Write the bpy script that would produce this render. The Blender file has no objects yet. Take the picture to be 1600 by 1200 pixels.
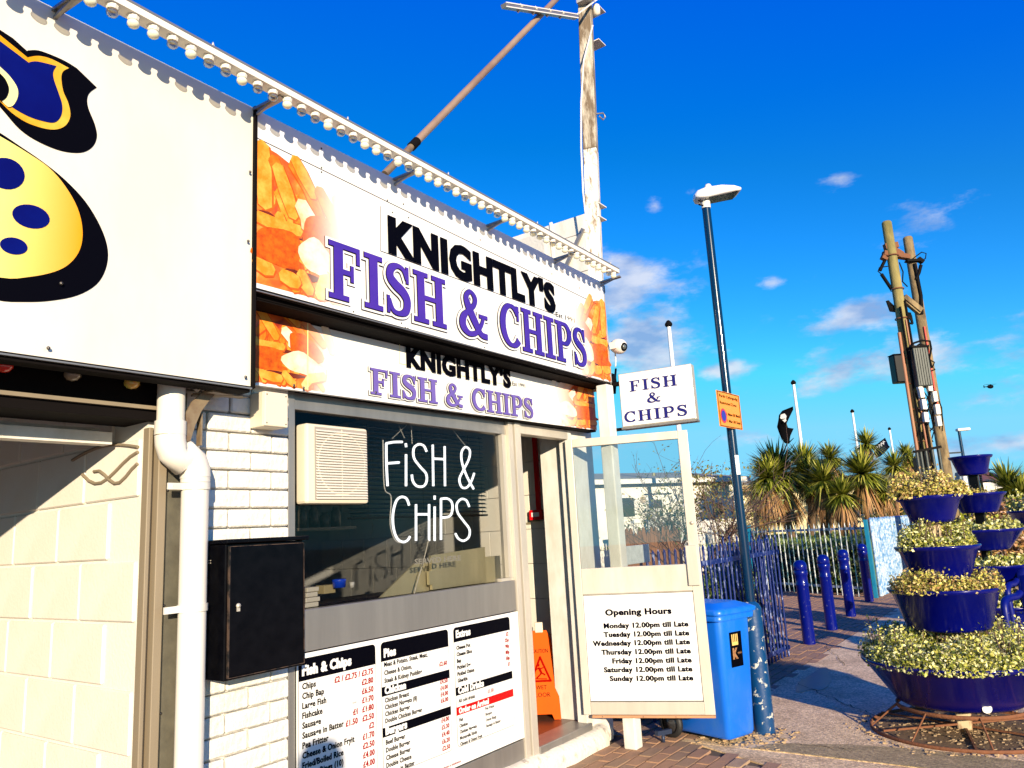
import bpy, bmesh, math, random
from mathutils import Vector, Matrix
random.seed(7)
R_=math.radians
SC=bpy.context.scene
COL=SC.collection
# ------------------------------------------------------------------ camera
FOC=1195.0
def _n(v): return Vector(v).normalized()
_U=_n((-350,-6100,FOC)); _X=Vector((870,182,FOC)); _X=(_X-_U*_X.dot(_U)).normalized(); _Y=_U.cross(_X)
CAM=Vector((0,-3,1.5))
def to_world(c): return Vector((_X.dot(c),_Y.dot(c),_U.dot(c)))
def ray(px,py): return to_world(Vector((px-800,py-600,FOC))).normalized()
def hitp(px,py,axis,val):
    d=ray(px,py); t=(val-CAM[axis])/d[axis]; return CAM+d*t
def hx(px,py,Y=0.0):
    p=hitp(px,py,1,Y); return p.x,p.z
FWD=to_world(Vector((0,0,1)))
def look(px,py,d):
    r=ray(px,py); return CAM+r*(d/r.dot(FWD))
cam_d=bpy.data.cameras.new('camera'); cam=bpy.data.objects.new('camera',cam_d); COL.objects.link(cam)
rt=to_world(Vector((1,0,0))); up=to_world(Vector((0,-1,0)))
M=Matrix((( rt.x,up.x,-FWD.x,CAM.x),(rt.y,up.y,-FWD.y,CAM.y),(rt.z,up.z,-FWD.z,CAM.z),(0,0,0,1)))
cam.matrix_world=M
cam_d.sensor_fit='HORIZONTAL'; cam_d.sensor_width=36; cam_d.lens=FOC/1600*36
cam_d.clip_start=0.05; cam_d.clip_end=6000
SC.camera=cam
# ------------------------------------------------------------------ sun and sky
ELEV=12.8
SUNH=Vector((.64,.768,0)).normalized()            # the way the light travels
SUND=Vector((SUNH.x*math.cos(R_(ELEV)),SUNH.y*math.cos(R_(ELEV)),-math.sin(R_(ELEV))))
sd=bpy.data.lights.new('sun','SUN'); so=bpy.data.objects.new('sun',sd); COL.objects.link(so)
sd.energy=5.0; sd.angle=R_(.55); sd.color=(1.0,.84,.62)
so.rotation_euler=SUND.to_track_quat('-Z','Y').to_euler(); so.location=(-10,-12,10)
SC.view_settings.view_transform='Standard'; SC.view_settings.look='None'
SC.view_settings.gamma=1; SC.view_settings.use_curve_mapping=False
SC.view_settings.exposure=0.86
W=bpy.data.worlds.new('World'); SC.world=W; W.use_nodes=True
wn=W.node_tree; N=wn.nodes; L=wn.links; N.clear()
out=N.new('ShaderNodeOutputWorld'); bg=N.new('ShaderNodeBackground'); L.new(bg.outputs[0],out.inputs[0])
sky=N.new('ShaderNodeTexSky'); sky.sky_type='NISHITA'; sky.sun_disc=False
sky.sun_elevation=R_(ELEV)
toward=-SUND; sky.sun_rotation=math.atan2(toward.x,toward.y)
sky.air_density=1.0; sky.dust_density=0.3; sky.ozone_density=2.5
bg.inputs[1].default_value=0.066
def wm(op,a,b=None,c=None,clamp=False):
    n=N.new('ShaderNodeMath'); n.operation=op; n.use_clamp=clamp
    for i,v in enumerate((a,b,c)):
        if v is None: continue
        if isinstance(v,(int,float)): n.inputs[i].default_value=v
        else: L.new(v,n.inputs[i])
    return n.outputs[0]
tc=N.new('ShaderNodeTexCoord'); sep=N.new('ShaderNodeSeparateXYZ'); L.new(tc.outputs['Generated'],sep.inputs[0])
az=wm('ARCTAN2',sep.outputs[1],sep.outputs[0]); el=wm('ARCSINE',sep.outputs[2])
gam=N.new('ShaderNodeGamma'); L.new(sky.outputs[0],gam.inputs[0]); gam.inputs[1].default_value=1.35
hs=N.new('ShaderNodeHueSaturation'); L.new(gam.outputs[0],hs.inputs['Color']); hs.inputs['Saturation'].default_value=1.25; hs.inputs['Value'].default_value=1.0
tint=N.new('ShaderNodeMixRGB'); tint.blend_type='MULTIPLY'; tint.inputs[0].default_value=1
dk=N.new('ShaderNodeMixRGB'); dk.blend_type='DARKEN'; dk.inputs[0].default_value=1; L.new(hs.outputs[0],dk.inputs[1]); dk.inputs[2].default_value=(4.2,6.0,7.0,1); lt=N.new('ShaderNodeMixRGB'); lt.blend_type='LIGHTEN'; lt.inputs[0].default_value=1; L.new(dk.outputs[0],lt.inputs[1]); lt.inputs[2].default_value=(0,0,5.3,1); L.new(lt.outputs[0],tint.inputs[1]); tint.inputs[2].default_value=(.46,1.0,1.25,1)
# clouds: soft patches broken up by noise, where they stand in the sky
CL=[(985,445,62,42,1.05),(1000,520,66,44,1.05),(1040,560,60,30,.9),(1135,578,45,13,.9),(1150,682,72,11,.75),(1320,279,20,11,.8),(1021,323,16,12,.9),(1210,442,15,8,.8),
    (1465,350,42,28,.5),(1430,320,20,24,.35),(1345,492,52,24,1),(1400,560,110,26,.95),(1520,545,120,26,.8),(1330,590,70,16,.8),(1560,692,110,17,.85),(1570,735,90,12,.7),(1100,545,20,10,.5),
    (1150,610,40,10,.5),(900,700,90,25,.6),(1700,600,120,40,.6),(1850,680,160,40,.8),(1072,300,14,6,.35)]
mask=None
for px,py,sx,sy,wt in CL:
    d=ray(px,py); a0=math.atan2(d.y,d.x); e0=math.asin(d.z)
    a=wm('MULTIPLY',wm('SUBTRACT',az,a0),FOC/sx*.8); e=wm('MULTIPLY',wm('SUBTRACT',el,e0),FOC/sy*.8)
    q=wm('ADD',wm('MULTIPLY',a,a),wm('MULTIPLY',e,e))
    g=wm('MULTIPLY',wm('EXPONENT',wm('MULTIPLY',q,-.7)),wt)
    mask=g if mask is None else wm('MAXIMUM',mask,g)
mp=N.new('ShaderNodeMapping'); L.new(tc.outputs['Generated'],mp.inputs[0]); mp.inputs['Scale'].default_value=(1,1,2.4)
nz=N.new('ShaderNodeTexNoise'); L.new(mp.outputs[0],nz.inputs[0]); nz.inputs['Scale'].default_value=12; nz.inputs['Detail'].default_value=9; nz.inputs['Roughness'].default_value=.62
nz2=N.new('ShaderNodeTexNoise'); L.new(mp.outputs[0],nz2.inputs[0]); nz2.inputs['Scale'].default_value=14; nz2.inputs['Detail'].default_value=6
gen=wm('MULTIPLY',wm('SUBTRACT',1,wm('MULTIPLY',wm('ABSOLUTE',wm('SUBTRACT',el,.12)),5),clamp=True),.28)
inview=wm('GREATER_THAN',wm('ABSOLUTE',wm('SUBTRACT',az,math.atan2(FWD.y,FWD.x))),.75)   # scattered clouds round the rest of the horizon
mask=wm('ADD',mask,wm('MULTIPLY',gen,inview))
dens=wm('SUBTRACT',wm('ADD',mask,wm('MULTIPLY',wm('SUBTRACT',nz.outputs[0],.5),2.4)),.36)
mr=N.new('ShaderNodeMapRange'); L.new(dens,mr.inputs[0]); mr.inputs[1].default_value=0; mr.inputs[2].default_value=.75; mr.interpolation_type='SMOOTHSTEP'
gate=wm('MULTIPLY',mask,6,clamp=True)
cfac=wm('MULTIPLY',wm('MULTIPLY',mr.outputs[0],gate),.85)
cc=N.new('ShaderNodeMixRGB'); cr=N.new('ShaderNodeMapRange'); L.new(nz2.outputs[0],cr.inputs[0]); cr.inputs[1].default_value=.38; cr.inputs[2].default_value=.62
L.new(cr.outputs[0],cc.inputs[0]); cc.inputs[1].default_value=(2.4,3.6,6.2,1); cc.inputs[2].default_value=(6.6,6.9,7.8,1)
mx=N.new('ShaderNodeMixRGB'); L.new(cfac,mx.inputs[0]); L.new(tint.outputs[0],mx.inputs[1]); L.new(cc.outputs[0],mx.inputs[2])
L.new(mx.outputs[0],bg.inputs[0])
# ------------------------------------------------------------------ materials
_mc={}; ALB=.84   # overall paint lightness
def mat(name,col,rough=.6,metal=0,world=False,var=None,scale=20,amt=.5,bump=0,bscale=60,spec=None,emit=None,coat=0,stretch=None,thr=None,alpha=None):
    """col base; var second colour mixed in by noise; thr=(lo,hi) sharpens it into chips or stains"""
    if name in _mc: return _mc[name]
    if not any(w in name for w in ('concrete','paver','black','ink','slate','lawn','tin','glow','litter')):
        col=tuple(c*ALB for c in col); var=tuple(c*ALB for c in var) if var else None
    m=bpy.data.materials.new(name); m.use_nodes=True; nt=m.node_tree; b=nt.nodes['Principled BSDF']
    b.inputs['Base Color'].default_value=(*col,1); b.inputs['Roughness'].default_value=rough; b.inputs['Metallic'].default_value=metal
    if spec is not None: b.inputs['Specular IOR Level'].default_value=spec
    if coat: b.inputs['Coat Weight'].default_value=coat; b.inputs['Coat Roughness'].default_value=.08
    if emit: b.inputs['Emission Color'].default_value=(*emit[0],1); b.inputs['Emission Strength'].default_value=emit[1]
    t=nt.nodes.new('ShaderNodeTexCoord'); src=t.outputs['Object']
    if world: src=nt.nodes.new('ShaderNodeNewGeometry').outputs['Position']
    if stretch:
        mp=nt.nodes.new('ShaderNodeMapping'); nt.links.new(src,mp.inputs[0]); mp.inputs['Scale'].default_value=stretch; src=mp.outputs[0]
    if var:
        n=nt.nodes.new('ShaderNodeTexNoise'); nt.links.new(src,n.inputs[0]); n.inputs['Scale'].default_value=scale; n.inputs['Detail'].default_value=6; n.inputs['Roughness'].default_value=.65
        r=nt.nodes.new('ShaderNodeMapRange'); nt.links.new(n.outputs[0],r.inputs[0]); lo,hi=thr or (.35,.68)
        r.inputs[1].default_value=lo; r.inputs[2].default_value=hi; r.inputs[4].default_value=amt
        x=nt.nodes.new('ShaderNodeMixRGB'); nt.links.new(r.outputs[0],x.inputs[0]); x.inputs[1].default_value=(*col,1); x.inputs[2].default_value=(*var,1)
        nt.links.new(x.outputs[0],b.inputs['Base Color'])
    if bump:
        n=nt.nodes.new('ShaderNodeTexNoise'); nt.links.new(src,n.inputs[0]); n.inputs['Scale'].default_value=bscale; n.inputs['Detail'].default_value=5
        bp=nt.nodes.new('ShaderNodeBump'); nt.links.new(n.outputs[0],bp.inputs['Height']); bp.inputs['Strength'].default_value=bump; bp.inputs['Distance'].default_value=.01
        nt.links.new(bp.outputs[0],b.inputs['Normal'])
    _mc[name]=m; return m
def leafmat(name,cols,rough=.5,trans=0):
    if name in _mc: return _mc[name]
    m=bpy.data.materials.new(name); m.use_nodes=True; nt=m.node_tree; b=nt.nodes['Principled BSDF']; b.inputs['Roughness'].default_value=rough
    g=nt.nodes.new('ShaderNodeNewGeometry'); r=nt.nodes.new('ShaderNodeValToRGB'); nt.links.new(g.outputs['Random Per Island'],r.inputs[0])
    e=r.color_ramp.elements; e[0].position=0; e[0].color=(*cols[0],1); e[1].position=1; e[1].color=(*cols[-1],1)
    for i,c in enumerate(cols[1:-1]): k=e.new((i+1)/(len(cols)-1)); k.color=(*c,1)
    nt.links.new(r.outputs[0],b.inputs['Base Color'])
    if trans:
        tr=nt.nodes.new('ShaderNodeBsdfTranslucent'); nt.links.new(r.outputs[0],tr.inputs[0]); ms=nt.nodes.new('ShaderNodeMixShader'); ms.inputs[0].default_value=trans
        nt.links.new(b.outputs[0],ms.inputs[1]); nt.links.new(tr.outputs[0],ms.inputs[2]); nt.links.new(ms.outputs[0],nt.nodes['Material Output'].inputs[0])
    _mc[name]=m; return m
def glassmat(name,tintc=(.9,.95,.95),refl=1.0,base=.04):
    if name in _mc: return _mc[name]
    m=bpy.data.materials.new(name); m.use_nodes=True; nt=m.node_tree; nt.nodes.remove(nt.nodes['Principled BSDF'])
    tr=nt.nodes.new('ShaderNodeBsdfTransparent'); tr.inputs[0].default_value=(*tintc,1); gl=nt.nodes.new('ShaderNodeBsdfGlossy'); gl.inputs['Roughness'].default_value=.01
    lw=nt.nodes.new('ShaderNodeLayerWeight'); lw.inputs[0].default_value=.5; pw=nt.nodes.new('ShaderNodeMath'); pw.operation='POWER'; nt.links.new(lw.outputs['Facing'],pw.inputs[0]); pw.inputs[1].default_value=4.0; fr=pw
    mu=nt.nodes.new('ShaderNodeMath'); mu.operation='MULTIPLY_ADD'; nt.links.new(fr.outputs[0],mu.inputs[0]); mu.inputs[1].default_value=refl; mu.inputs[2].default_value=base
    ms=nt.nodes.new('ShaderNodeMixShader'); nt.links.new(mu.outputs[0],ms.inputs[0]); nt.links.new(tr.outputs[0],ms.inputs[1]); nt.links.new(gl.outputs[0],ms.inputs[2])
    nt.links.new(ms.outputs[0],nt.nodes['Material Output'].inputs[0]); _mc[name]=m; return m
# ------------------------------------------------------------------ mesh helpers
WM={}
class MB:
    def __init__(s): s.v=[]; s.f=[]; s.sm=[]
    def add(s,vs,fs,sm=False):
        k=len(s.v); s.v+= [tuple(v) for v in vs]; s.f+=[tuple(i+k for i in f) for f in fs]; s.sm+=[sm]*len(fs); return s
    def box(s,x0,x1,y0,y1,z0,z1):
        v=[(x,y,z) for z in (z0,z1) for y in (y0,y1) for x in (x0,x1)]
        return s.add(v,[(0,2,3,1),(4,5,7,6),(0,1,5,4),(2,6,7,3),(0,4,6,2),(1,3,7,5)])
    def obox(s,c,ax,ay,az_):
        c=Vector(c);ax,ay,az_=Vector(ax),Vector(ay),Vector(az_)
        v=[c+ax*i+ay*j+az_*k for k in (-1,1) for j in (-1,1) for i in (-1,1)]
        return s.add(v,[(0,2,3,1),(4,5,7,6),(0,1,5,4),(2,6,7,3),(0,4,6,2),(1,3,7,5)])
    def beam(s,a,b,w,h,upv=(0,0,1)):
        a,b=Vector(a),Vector(b); d=(b-a); l=d.length; d.normalize(); u=Vector(upv); sdv=d.cross(u)
        if sdv.length<1e-4: sdv=Vector((1,0,0))
        sdv.normalize(); u=sdv.cross(d)
        return s.obox((a+b)/2,d*l/2,sdv*w/2,u*h/2)
    def tube(s,pts,r,n=8,caps=True):
        pts=[Vector(p) for p in pts]; rr=r if isinstance(r,(list,tuple)) else [r]*len(pts)
        rings=[]; prev=None
        for i,p in enumerate(pts):
            t=(pts[min(i+1,len(pts)-1)]-pts[max(i-1,0)])
            if t.length<1e-9: t=Vector((0,0,1))
            t.normalize()
            if prev is None:
                a=Vector((0,0,1)) if abs(t.z)<.9 else Vector((1,0,0)); u=t.cross(a).normalized()
            else:
                u=(prev-t*prev.dot(t))
                u=u.normalized() if u.length>1e-6 else t.orthogonal().normalized()
            prev=u; w=t.cross(u)
            rings.append([p+(u*math.cos(2*math.pi*k/n)+w*math.sin(2*math.pi*k/n))*rr[i] for k in range(n)])
        v=[q for ri in rings for q in ri]; f=[]
        for i in range(len(pts)-1):
            for k in range(n): a=i*n+k; b=i*n+(k+1)%n; f.append((a,b,b+n,a+n))
        s.add(v,f,True)
        if caps: s.add(rings[0],[tuple(range(n))[::-1]]); s.add(rings[-1],[tuple(range(n))])
        return s
    def lathe(s,prof,c=(0,0,0),n=32,a0=0,a1=2*math.pi,ax=None):
        c=Vector(c); full=abs(a1-a0-2*math.pi)<1e-6; m=n if full else n+1; v=[]; f=[]
        if ax is None: e1,e2,e3=Vector((1,0,0)),Vector((0,1,0)),Vector((0,0,1))
        else: e3=Vector(ax).normalized(); e1=e3.orthogonal().normalized(); e2=e3.cross(e1)
        for (r,z) in prof:
            for k in range(m):
                a=a0+(a1-a0)*k/n; v.append(c+e1*(r*math.cos(a))+e2*(r*math.sin(a))+e3*z)
        for i in range(len(prof)-1):
            for k in range(n):
                a=i*m+k; b=i*m+(k+1)%m; f.append((a,b,b+m,a+m))
        return s.add(v,f,True)
    def poly(s,pts): return s.add(pts,[tuple(range(len(pts)))])
    def prism(s,pts,off):
        off=Vector(off); n=len(pts); a=[Vector(p) for p in pts]; b=[p+off for p in a]
        return s.add(a+b,[tuple(range(n))[::-1],tuple(range(n,2*n))]+[(i,(i+1)%n,(i+1)%n+n,i+n) for i in range(n)])
    def build(s,name,m,parent=None,world=True,kind=None,bevel=0,label=None,loc=None):
        me=bpy.data.meshes.new(name)
        vs=s.v
        if parent is not None and world:
            inv=WM[parent.name].inverted(); vs=[tuple(inv@Vector(v)) for v in vs]
        me.from_pydata(vs,[],s.f); me.polygons.foreach_set('use_smooth',s.sm); me.materials.append(m); me.update()
        o=bpy.data.objects.new(name,me); COL.objects.link(o)
        if parent is not None: o.parent=parent; WM[o.name]=WM[parent.name].copy()
        else: WM[o.name]=Matrix.Identity(4)
        if kind: o['kind']=kind
        if label: o['label']=label
        if bevel:
            bm=o.modifiers.new('bevel','BEVEL'); bm.width=bevel; bm.segments=2; bm.limit_method='ANGLE'; bm.angle_limit=R_(50)
        return o
def tag(o,label,cat,group=None):
    o['label']=label; o['category']=cat
    if group: o['group']=group
    return o
def thing(name,label,cat,loc=(0,0,0),rotz=0,group=None):
    o=bpy.data.objects.new(name,None); COL.objects.link(o); o.empty_display_size=.1
    o.location=loc; o.rotation_euler=(0,0,rotz); WM[o.name]=Matrix.Translation(Vector(loc))@Matrix.Rotation(rotz,4,'Z')
    return tag(o,label,cat,group)
def copy_tree(o,parent=None):
    c=o.copy(); COL.objects.link(c); c.parent=parent
    for ch in list(o.children): copy_tree(ch,c)
    return c
# ------------------------------------------------------------------ lettering
_tc={}
def text_mesh(body,bold,res,sp=0):
    k=(body,bold,res,sp)
    if k in _tc: return _tc[k]
    cu=bpy.data.curves.new('t','FONT'); cu.body=body; cu.size=1; cu.offset=bold; cu.resolution_u=res; cu.fill_mode='FRONT' if hasattr(cu,'fill_mode') else cu.fill_mode
    cu.space_character=1.0+bold*1.0+sp
    o=bpy.data.objects.new('t',cu); COL.objects.link(o)
    dg=bpy.context.evaluated_depsgraph_get(); dg.update()
    me=bpy.data.meshes.new_from_object(o.evaluated_get(dg))
    vs=[(v.co.x,v.co.y) for v in me.vertices]; fs=[tuple(p.vertices) for p in me.polygons]
    bpy.data.objects.remove(o); bpy.data.meshes.remove(me); bpy.data.curves.remove(cu)
    _tc[k]=(vs,fs); return vs,fs
CAP=.729
WF=1.0
def put_text(mb,body,x,z,h,width=None,bold=0.0,align='L',y=0,rot=0,res=2,shear=0,dup=None):
    """x,z baseline start in the local XZ plane, h cap height; facing -Y"""
    dup=bold*.6 if dup is None else dup
    vs,fs=text_mesh(body,bold,res,dup*2.2)
    if not vs: return
    xs=[v[0] for v in vs]; x0,x1=min(xs),max(xs); s=h/CAP; sx=s*WF if width is None else width/(x1-x0)
    w=(x1-x0)*sx; ox={'L':x,'R':x-w,'C':x-w/2}[align]
    out=[(ox+(a-x0)*sx+shear*b*s,y,z+b*s) for a,b in vs]
    mb.add(out,fs)
    if dup:
        for k,dx in enumerate((-dup*s,dup*s)): mb.add([(a+dx,b-.00012*(k+1),c) for a,b,c in out],fs)
# slab serif capitals: boxes and swelling strokes on a unit height
def _arc(cx,cz,rx,rz,a0,a1,w,n=14):
    o=[]
    for i in range(n+1):
        a=R_(a0+(a1-a0)*i/n); ww=w[0]+(w[1]-w[0])*abs(math.cos(a)); o.append((cx+rx*math.cos(a),cz+rz*math.sin(a),ww))
    return o
def _spl(pts,n=5):
    o=[]; P=[pts[0]]+pts+[pts[-1]]
    for i in range(1,len(P)-2):
        for k in range(n):
            t=k/n; o.append(tuple(.5*((2*P[i][j])+(-P[i-1][j]+P[i+1][j])*t+(2*P[i-1][j]-5*P[i][j]+4*P[i+1][j]-P[i+2][j])*t*t+(-P[i-1][j]+3*P[i][j]-3*P[i+1][j]+P[i+2][j])*t**3) for j in range(3)))
    o.append(tuple(pts[-1])); return o
SER={
'F':(.80,[('b',.12,.34,0,1),('b',0,.48,0,.09),('b',0,.76,.91,1),('b',.67,.76,.70,1),('b',.3,.58,.46,.55),('b',.52,.60,.36,.65)]),
'I':(.48,[('b',.13,.35,0,1),('b',0,.48,0,.09),('b',0,.48,.91,1)]),
'H':(1.0,[('b',.11,.33,0,1),('b',.67,.89,0,1),('b',0,.44,0,.09),('b',0,.44,.91,1),('b',.56,1,0,.09),('b',.56,1,.91,1),('b',.3,.7,.46,.55)]),
'P':(.84,[('b',.11,.33,0,1),('b',0,.46,0,.09),('b',0,.4,.91,1),('s',[(.3,.955,.09)]+_arc(.46,.71,.26,.245,90,-90,(.09,.2))+[(.3,.465,.09)])]),
'C':(.88,[('s',_arc(.5,.5,.38,.45,42,318,(.09,.22),22)),('b',.74,.83,.64,.98)]),
'S':(.74,[('s',_spl([(.62,.74,.10),(.52,.91,.10),(.34,.95,.10),(.17,.86,.17),(.14,.70,.20),(.28,.58,.21),(.48,.48,.21),(.60,.34,.20),(.57,.14,.17),(.40,.05,.10),(.20,.08,.10),(.09,.27,.10)])),('b',.59,.67,.66,.98),('b',.04,.12,.02,.34)]),
'&':(.98,[('s',_spl([(.92,.07,.12),(.70,.10,.14),(.52,.32,.2),(.32,.62,.2),(.26,.82,.15),(.40,.95,.09),(.54,.84,.14),(.50,.68,.12),(.30,.52,.1),(.14,.36,.18),(.12,.18,.2),(.30,.05,.12),(.54,.10,.10),(.72,.30,.10),(.80,.48,.09)])),('b',.66,.94,.44,.52)]),
}
def serif(mb,word,x0,x1,z0,z1,y,infl=0.0,gap=.07,step=.00025):
    tot=sum(SER[c][0] for c in word)+gap*(len(word)-1); sx=(x1-x0)/tot; sz=z1-z0; x=x0; k=0
    for c in word:
        wd,pr=SER[c]
        for p in pr:
            yy=y-k*step; k+=1
            if p[0]=='b':
                a,b=x+p[1]*sx-infl,x+p[2]*sx+infl; c0,c1=z0+p[3]*sz-infl,z0+p[4]*sz+infl
                mb.add([(a,yy,c0),(b,yy,c0),(b,yy,c1),(a,yy,c1)],[(0,1,2,3)])
            else:
                pts=[(x+q[0]*sx,z0+q[1]*sz,q[2]*(sx+sz)/2) for q in p[1]]; L0=[];R0=[]
                for i,q in enumerate(pts):
                    a=pts[max(i-1,0)];b=pts[min(i+1,len(pts)-1)]; dx,dz=b[0]-a[0],b[1]-a[1]; l=math.hypot(dx,dz) or 1
                    ex=0
                    h=q[2]/2+infl; ox,oz=(-dz/l*h,dx/l*h)
                    if infl and i in (0,len(pts)-1): 
                        sg=-1 if i==0 else 1; q=(q[0]+sg*dx/l*infl,q[1]+sg*dz/l*infl,q[2])
                    L0.append((q[0]+ox,yy-i*.00003,q[1]+oz)); R0.append((q[0]-ox,yy-i*.00003,q[1]-oz))
                n=len(pts); mb.add(L0+R0,[(i,i+n,i+n+1,i+1) for i in range(n-1)])
        x+=(wd+gap)*sx
# ================================================================== SETTING: ground
M_conc=mat('concrete',(.82,.60,.34),.9,var=(.40,.26,.13),scale=2.2,amt=.85,bump=.5,bscale=120,thr=(.42,.75))
def aggregate(m):       # pale chippings set in the surface
    nt=m.node_tree; b=nt.nodes['Principled BSDF']; t=nt.nodes.new('ShaderNodeTexCoord'); v=nt.nodes.new('ShaderNodeTexVoronoi'); v.inputs['Scale'].default_value=75
    nt.links.new(t.outputs['Object'],v.inputs[0]); r=nt.nodes.new('ShaderNodeValToRGB'); nt.links.new(v.outputs['Color'],r.inputs[0])
    e=r.color_ramp.elements; e[0].position=.25; e[0].color=(.55,.52,.5,1); e[1].position=.8; e[1].color=(1.35,1.32,1.25,1)
    x=nt.nodes.new('ShaderNodeMixRGB'); x.blend_type='MULTIPLY'; x.inputs[0].default_value=.75
    src=b.inputs['Base Color'].links[0].from_socket; nt.links.new(src,x.inputs[1]); nt.links.new(r.outputs[0],x.inputs[2]); nt.links.new(x.outputs[0],b.inputs['Base Color'])
    bp=nt.nodes.new('ShaderNodeBump'); bp.inputs['Strength'].default_value=.5; bp.inputs['Distance'].default_value=.004; nt.links.new(v.outputs['Distance'],bp.inputs['Height']); nt.links.new(bp.outputs[0],b.inputs['Normal'])
aggregate(M_conc)
M_tar=mat('patched concrete',(.30,.23,.11),.92,var=(.50,.36,.19),scale=5,amt=.7,bump=.4,bscale=150); aggregate(M_tar)
M_earth=mat('joint sand',(.10,.07,.045),.95,var=(.18,.13,.08),scale=30,bump=.4)
MB().box(-60,400,-200,300,-.3,-.012).build('ground',M_earth,kind='structure')
MB().box(5.34,60,-14,-.52,-.011,0).build('pavement_concrete',M_conc,kind='structure')
g=MB(); g.prism([(5.339,-.60,-.011),(5.04,-1.22,-.011),(4.72,-1.85,-.011),(4.4,-3.39,-.011),(5.339,-3.39,-.011)],(0,0,.0095)); g.box(4.901,5.339,-14,-3.401,-.011,0); g.box(-6,4.9,-14,-3.4,-.011,0); g.build('pavement_edge',M_conc,kind='structure')
g=MB(); pts=[]
xs=[(5.345,-1.02),(5.5,-1.1),(5.68,-1.55),(5.74,-2.0),(5.7,-2.6),(5.75,-3.4),(5.345,-3.4)]
g.prism([(x,y,.0) for x,y in xs][::-1],(0,0,.004)); g.build('pavement_patch',M_tar,kind='structure')
cr_=MB(); rc=random.Random(9)
for (px,py,qx,qy) in ((1290,1088,1400,1132),(1245,1068,1330,1105),(1205,1160,1330,1172),(1290,1010,1322,1040)):
    a=hitp(px,py,2,0); c=hitp(qx,qy,2,0); n_=14; last=None
    for i in range(n_+1):
        p=a.lerp(c,i/n_)+Vector((rc.uniform(-.02,.02),rc.uniform(-.02,.02),.0062))
        if last is not None:
            d_=(p-last).normalized(); s_=Vector((-d_.y,d_.x,0))*rc.uniform(.0015,.004); cr_.add([last-s_,p-s_,p+s_,last+s_],[(0,1,2,3)])
        last=p
cr_.build('pavement_cracks',mat('crack dirt',(.03,.02,.012),.95),kind='structure')
M_pud=mat('wet puddle',(.25,.19,.12),.35,spec=.5,var=(.3,.25,.2),scale=9)
g=MB(); pts=[]
for k in range(26):
    a=2*math.pi*k/26; r=1+.18*math.sin(3*a+1)+.1*math.sin(5*a); pts.append((7.72+.55*r*math.cos(a),-.83+.13*r*math.sin(a)+.05*math.cos(a),.0045))
g.poly(pts); g.build('puddle',M_pud,kind='structure')
# block paving, each block its own piece
pav=bpy.data.objects.new('block_paving',None); COL.objects.link(pav); pav['kind']='structure'; WM['block_paving']=Matrix.Identity(4)
M_pav=[mat('clay paver %d'%i,c,.85,var=(.22,.14,.08),scale=9,amt=.5,bump=.5,bscale=90) for i,c in enumerate([(.38,.21,.12),(.42,.28,.17),(.32,.20,.12)])]
def paver_mesh(m):
    b=bmesh.new(); bmesh.ops.create_cube(b,size=1)
    for v in b.verts: v.co.x*=.192; v.co.y*=.092; v.co.z=(v.co.z-.5)*.03
    for v in b.verts:
        if v.co.z>-.01: v.co.x*=.975; v.co.y*=.95
    me=bpy.data.meshes.new('brick'); b.to_mesh(me); b.free(); me.materials.append(m); return me
PVM=[paver_mesh(m) for m in M_pav]
cand=[]
def inside(x,y):
    if y<-.55 and x>5.26: return False
    if x<5.35: 
        return y>-3.4 and x<5.32+ (y+.6)*.48 if y<-.6 else True
    return y>-.56
for j in range(-34,22):
    y=-.05+.1*j+.0
    for i in range(-2,70):
        x=4.2+.2*i+(.1 if j%2 else 0)
        if inside(x,y) and not (x<5.25 and y>-.10) : cand.append(((Vector((x,y,0))-CAM).length,x,y))
vis=[]
for d,x,y in cand:
    c=Vector((x,y,0))-CAM; cz=c.dot(FWD); px=800+FOC*(_X*0).x if False else None
    cc_=Vector((c.dot(rt),-c.dot(up),cz)); u=800+FOC*cc_.x/cz; v=600+FOC*cc_.y/cz
    vis.append((0 if (-30<u<1650 and v<1240) else 1,d,x,y))
vis.sort(); stuff=MB(); k=0
for fl,d,x,y in vis:
    if fl==0 and k<300 and (d<13):
        o=bpy.data.objects.new('brick',PVM[random.choice((0,0,1,2))]); COL.objects.link(o); o.parent=pav
        o.location=(x+random.uniform(-.002,.002),y+random.uniform(-.002,.002),.001+random.uniform(-.003,.004)); o.rotation_euler=(random.uniform(-.012,.012),random.uniform(-.01,.01),random.uniform(-.01,.01)); k+=1
    else:
        z=random.uniform(-.003,.003); stuff.box(x-.095,x+.095,y-.045,y+.045,-.03,z)
for i in range(0,40):     # the same paving runs on past the bollards
    for j in range(2):
        stuff.box(18.2+i*.6,18.79+i*.6,-.5+j*1.2,.69+j*1.2,-.03,0)
o=stuff.build('bricks',M_pav[0],pav,kind='stuff')

# ================================================================== SHOP
M_white=mat('white gloss paint',(.80,.78,.72),.45,var=(.55,.49,.38),scale=9,amt=.6,stretch=(1,1,.4),bump=.08,bscale=25)
M_brick=mat('white masonry paint',(.82,.79,.72),.55,var=(.58,.50,.38),scale=9,amt=.6,thr=(.48,.75),bump=.7,bscale=45)
M_mort=mat('painted mortar',(.62,.60,.55),.8,bump=.5,bscale=50)
M_cream=mat('cream painted block',(.80,.76,.68),.7,var=(.74,.64,.50),scale=3,amt=.5,bump=.15,bscale=60)
M_creamj=mat('cream joint',(.80,.76,.66),.8,bump=.2)
M_alu=mat('mill aluminium',(.62,.57,.48),.42,.35,var=(.45,.40,.32),scale=10,amt=.4,stretch=(1,1,.15))
M_alud=mat('weathered aluminium',(.36,.34,.31),.4,.6,var=(.22,.21,.2),scale=8,amt=.5,stretch=(1,1,.1))
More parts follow.
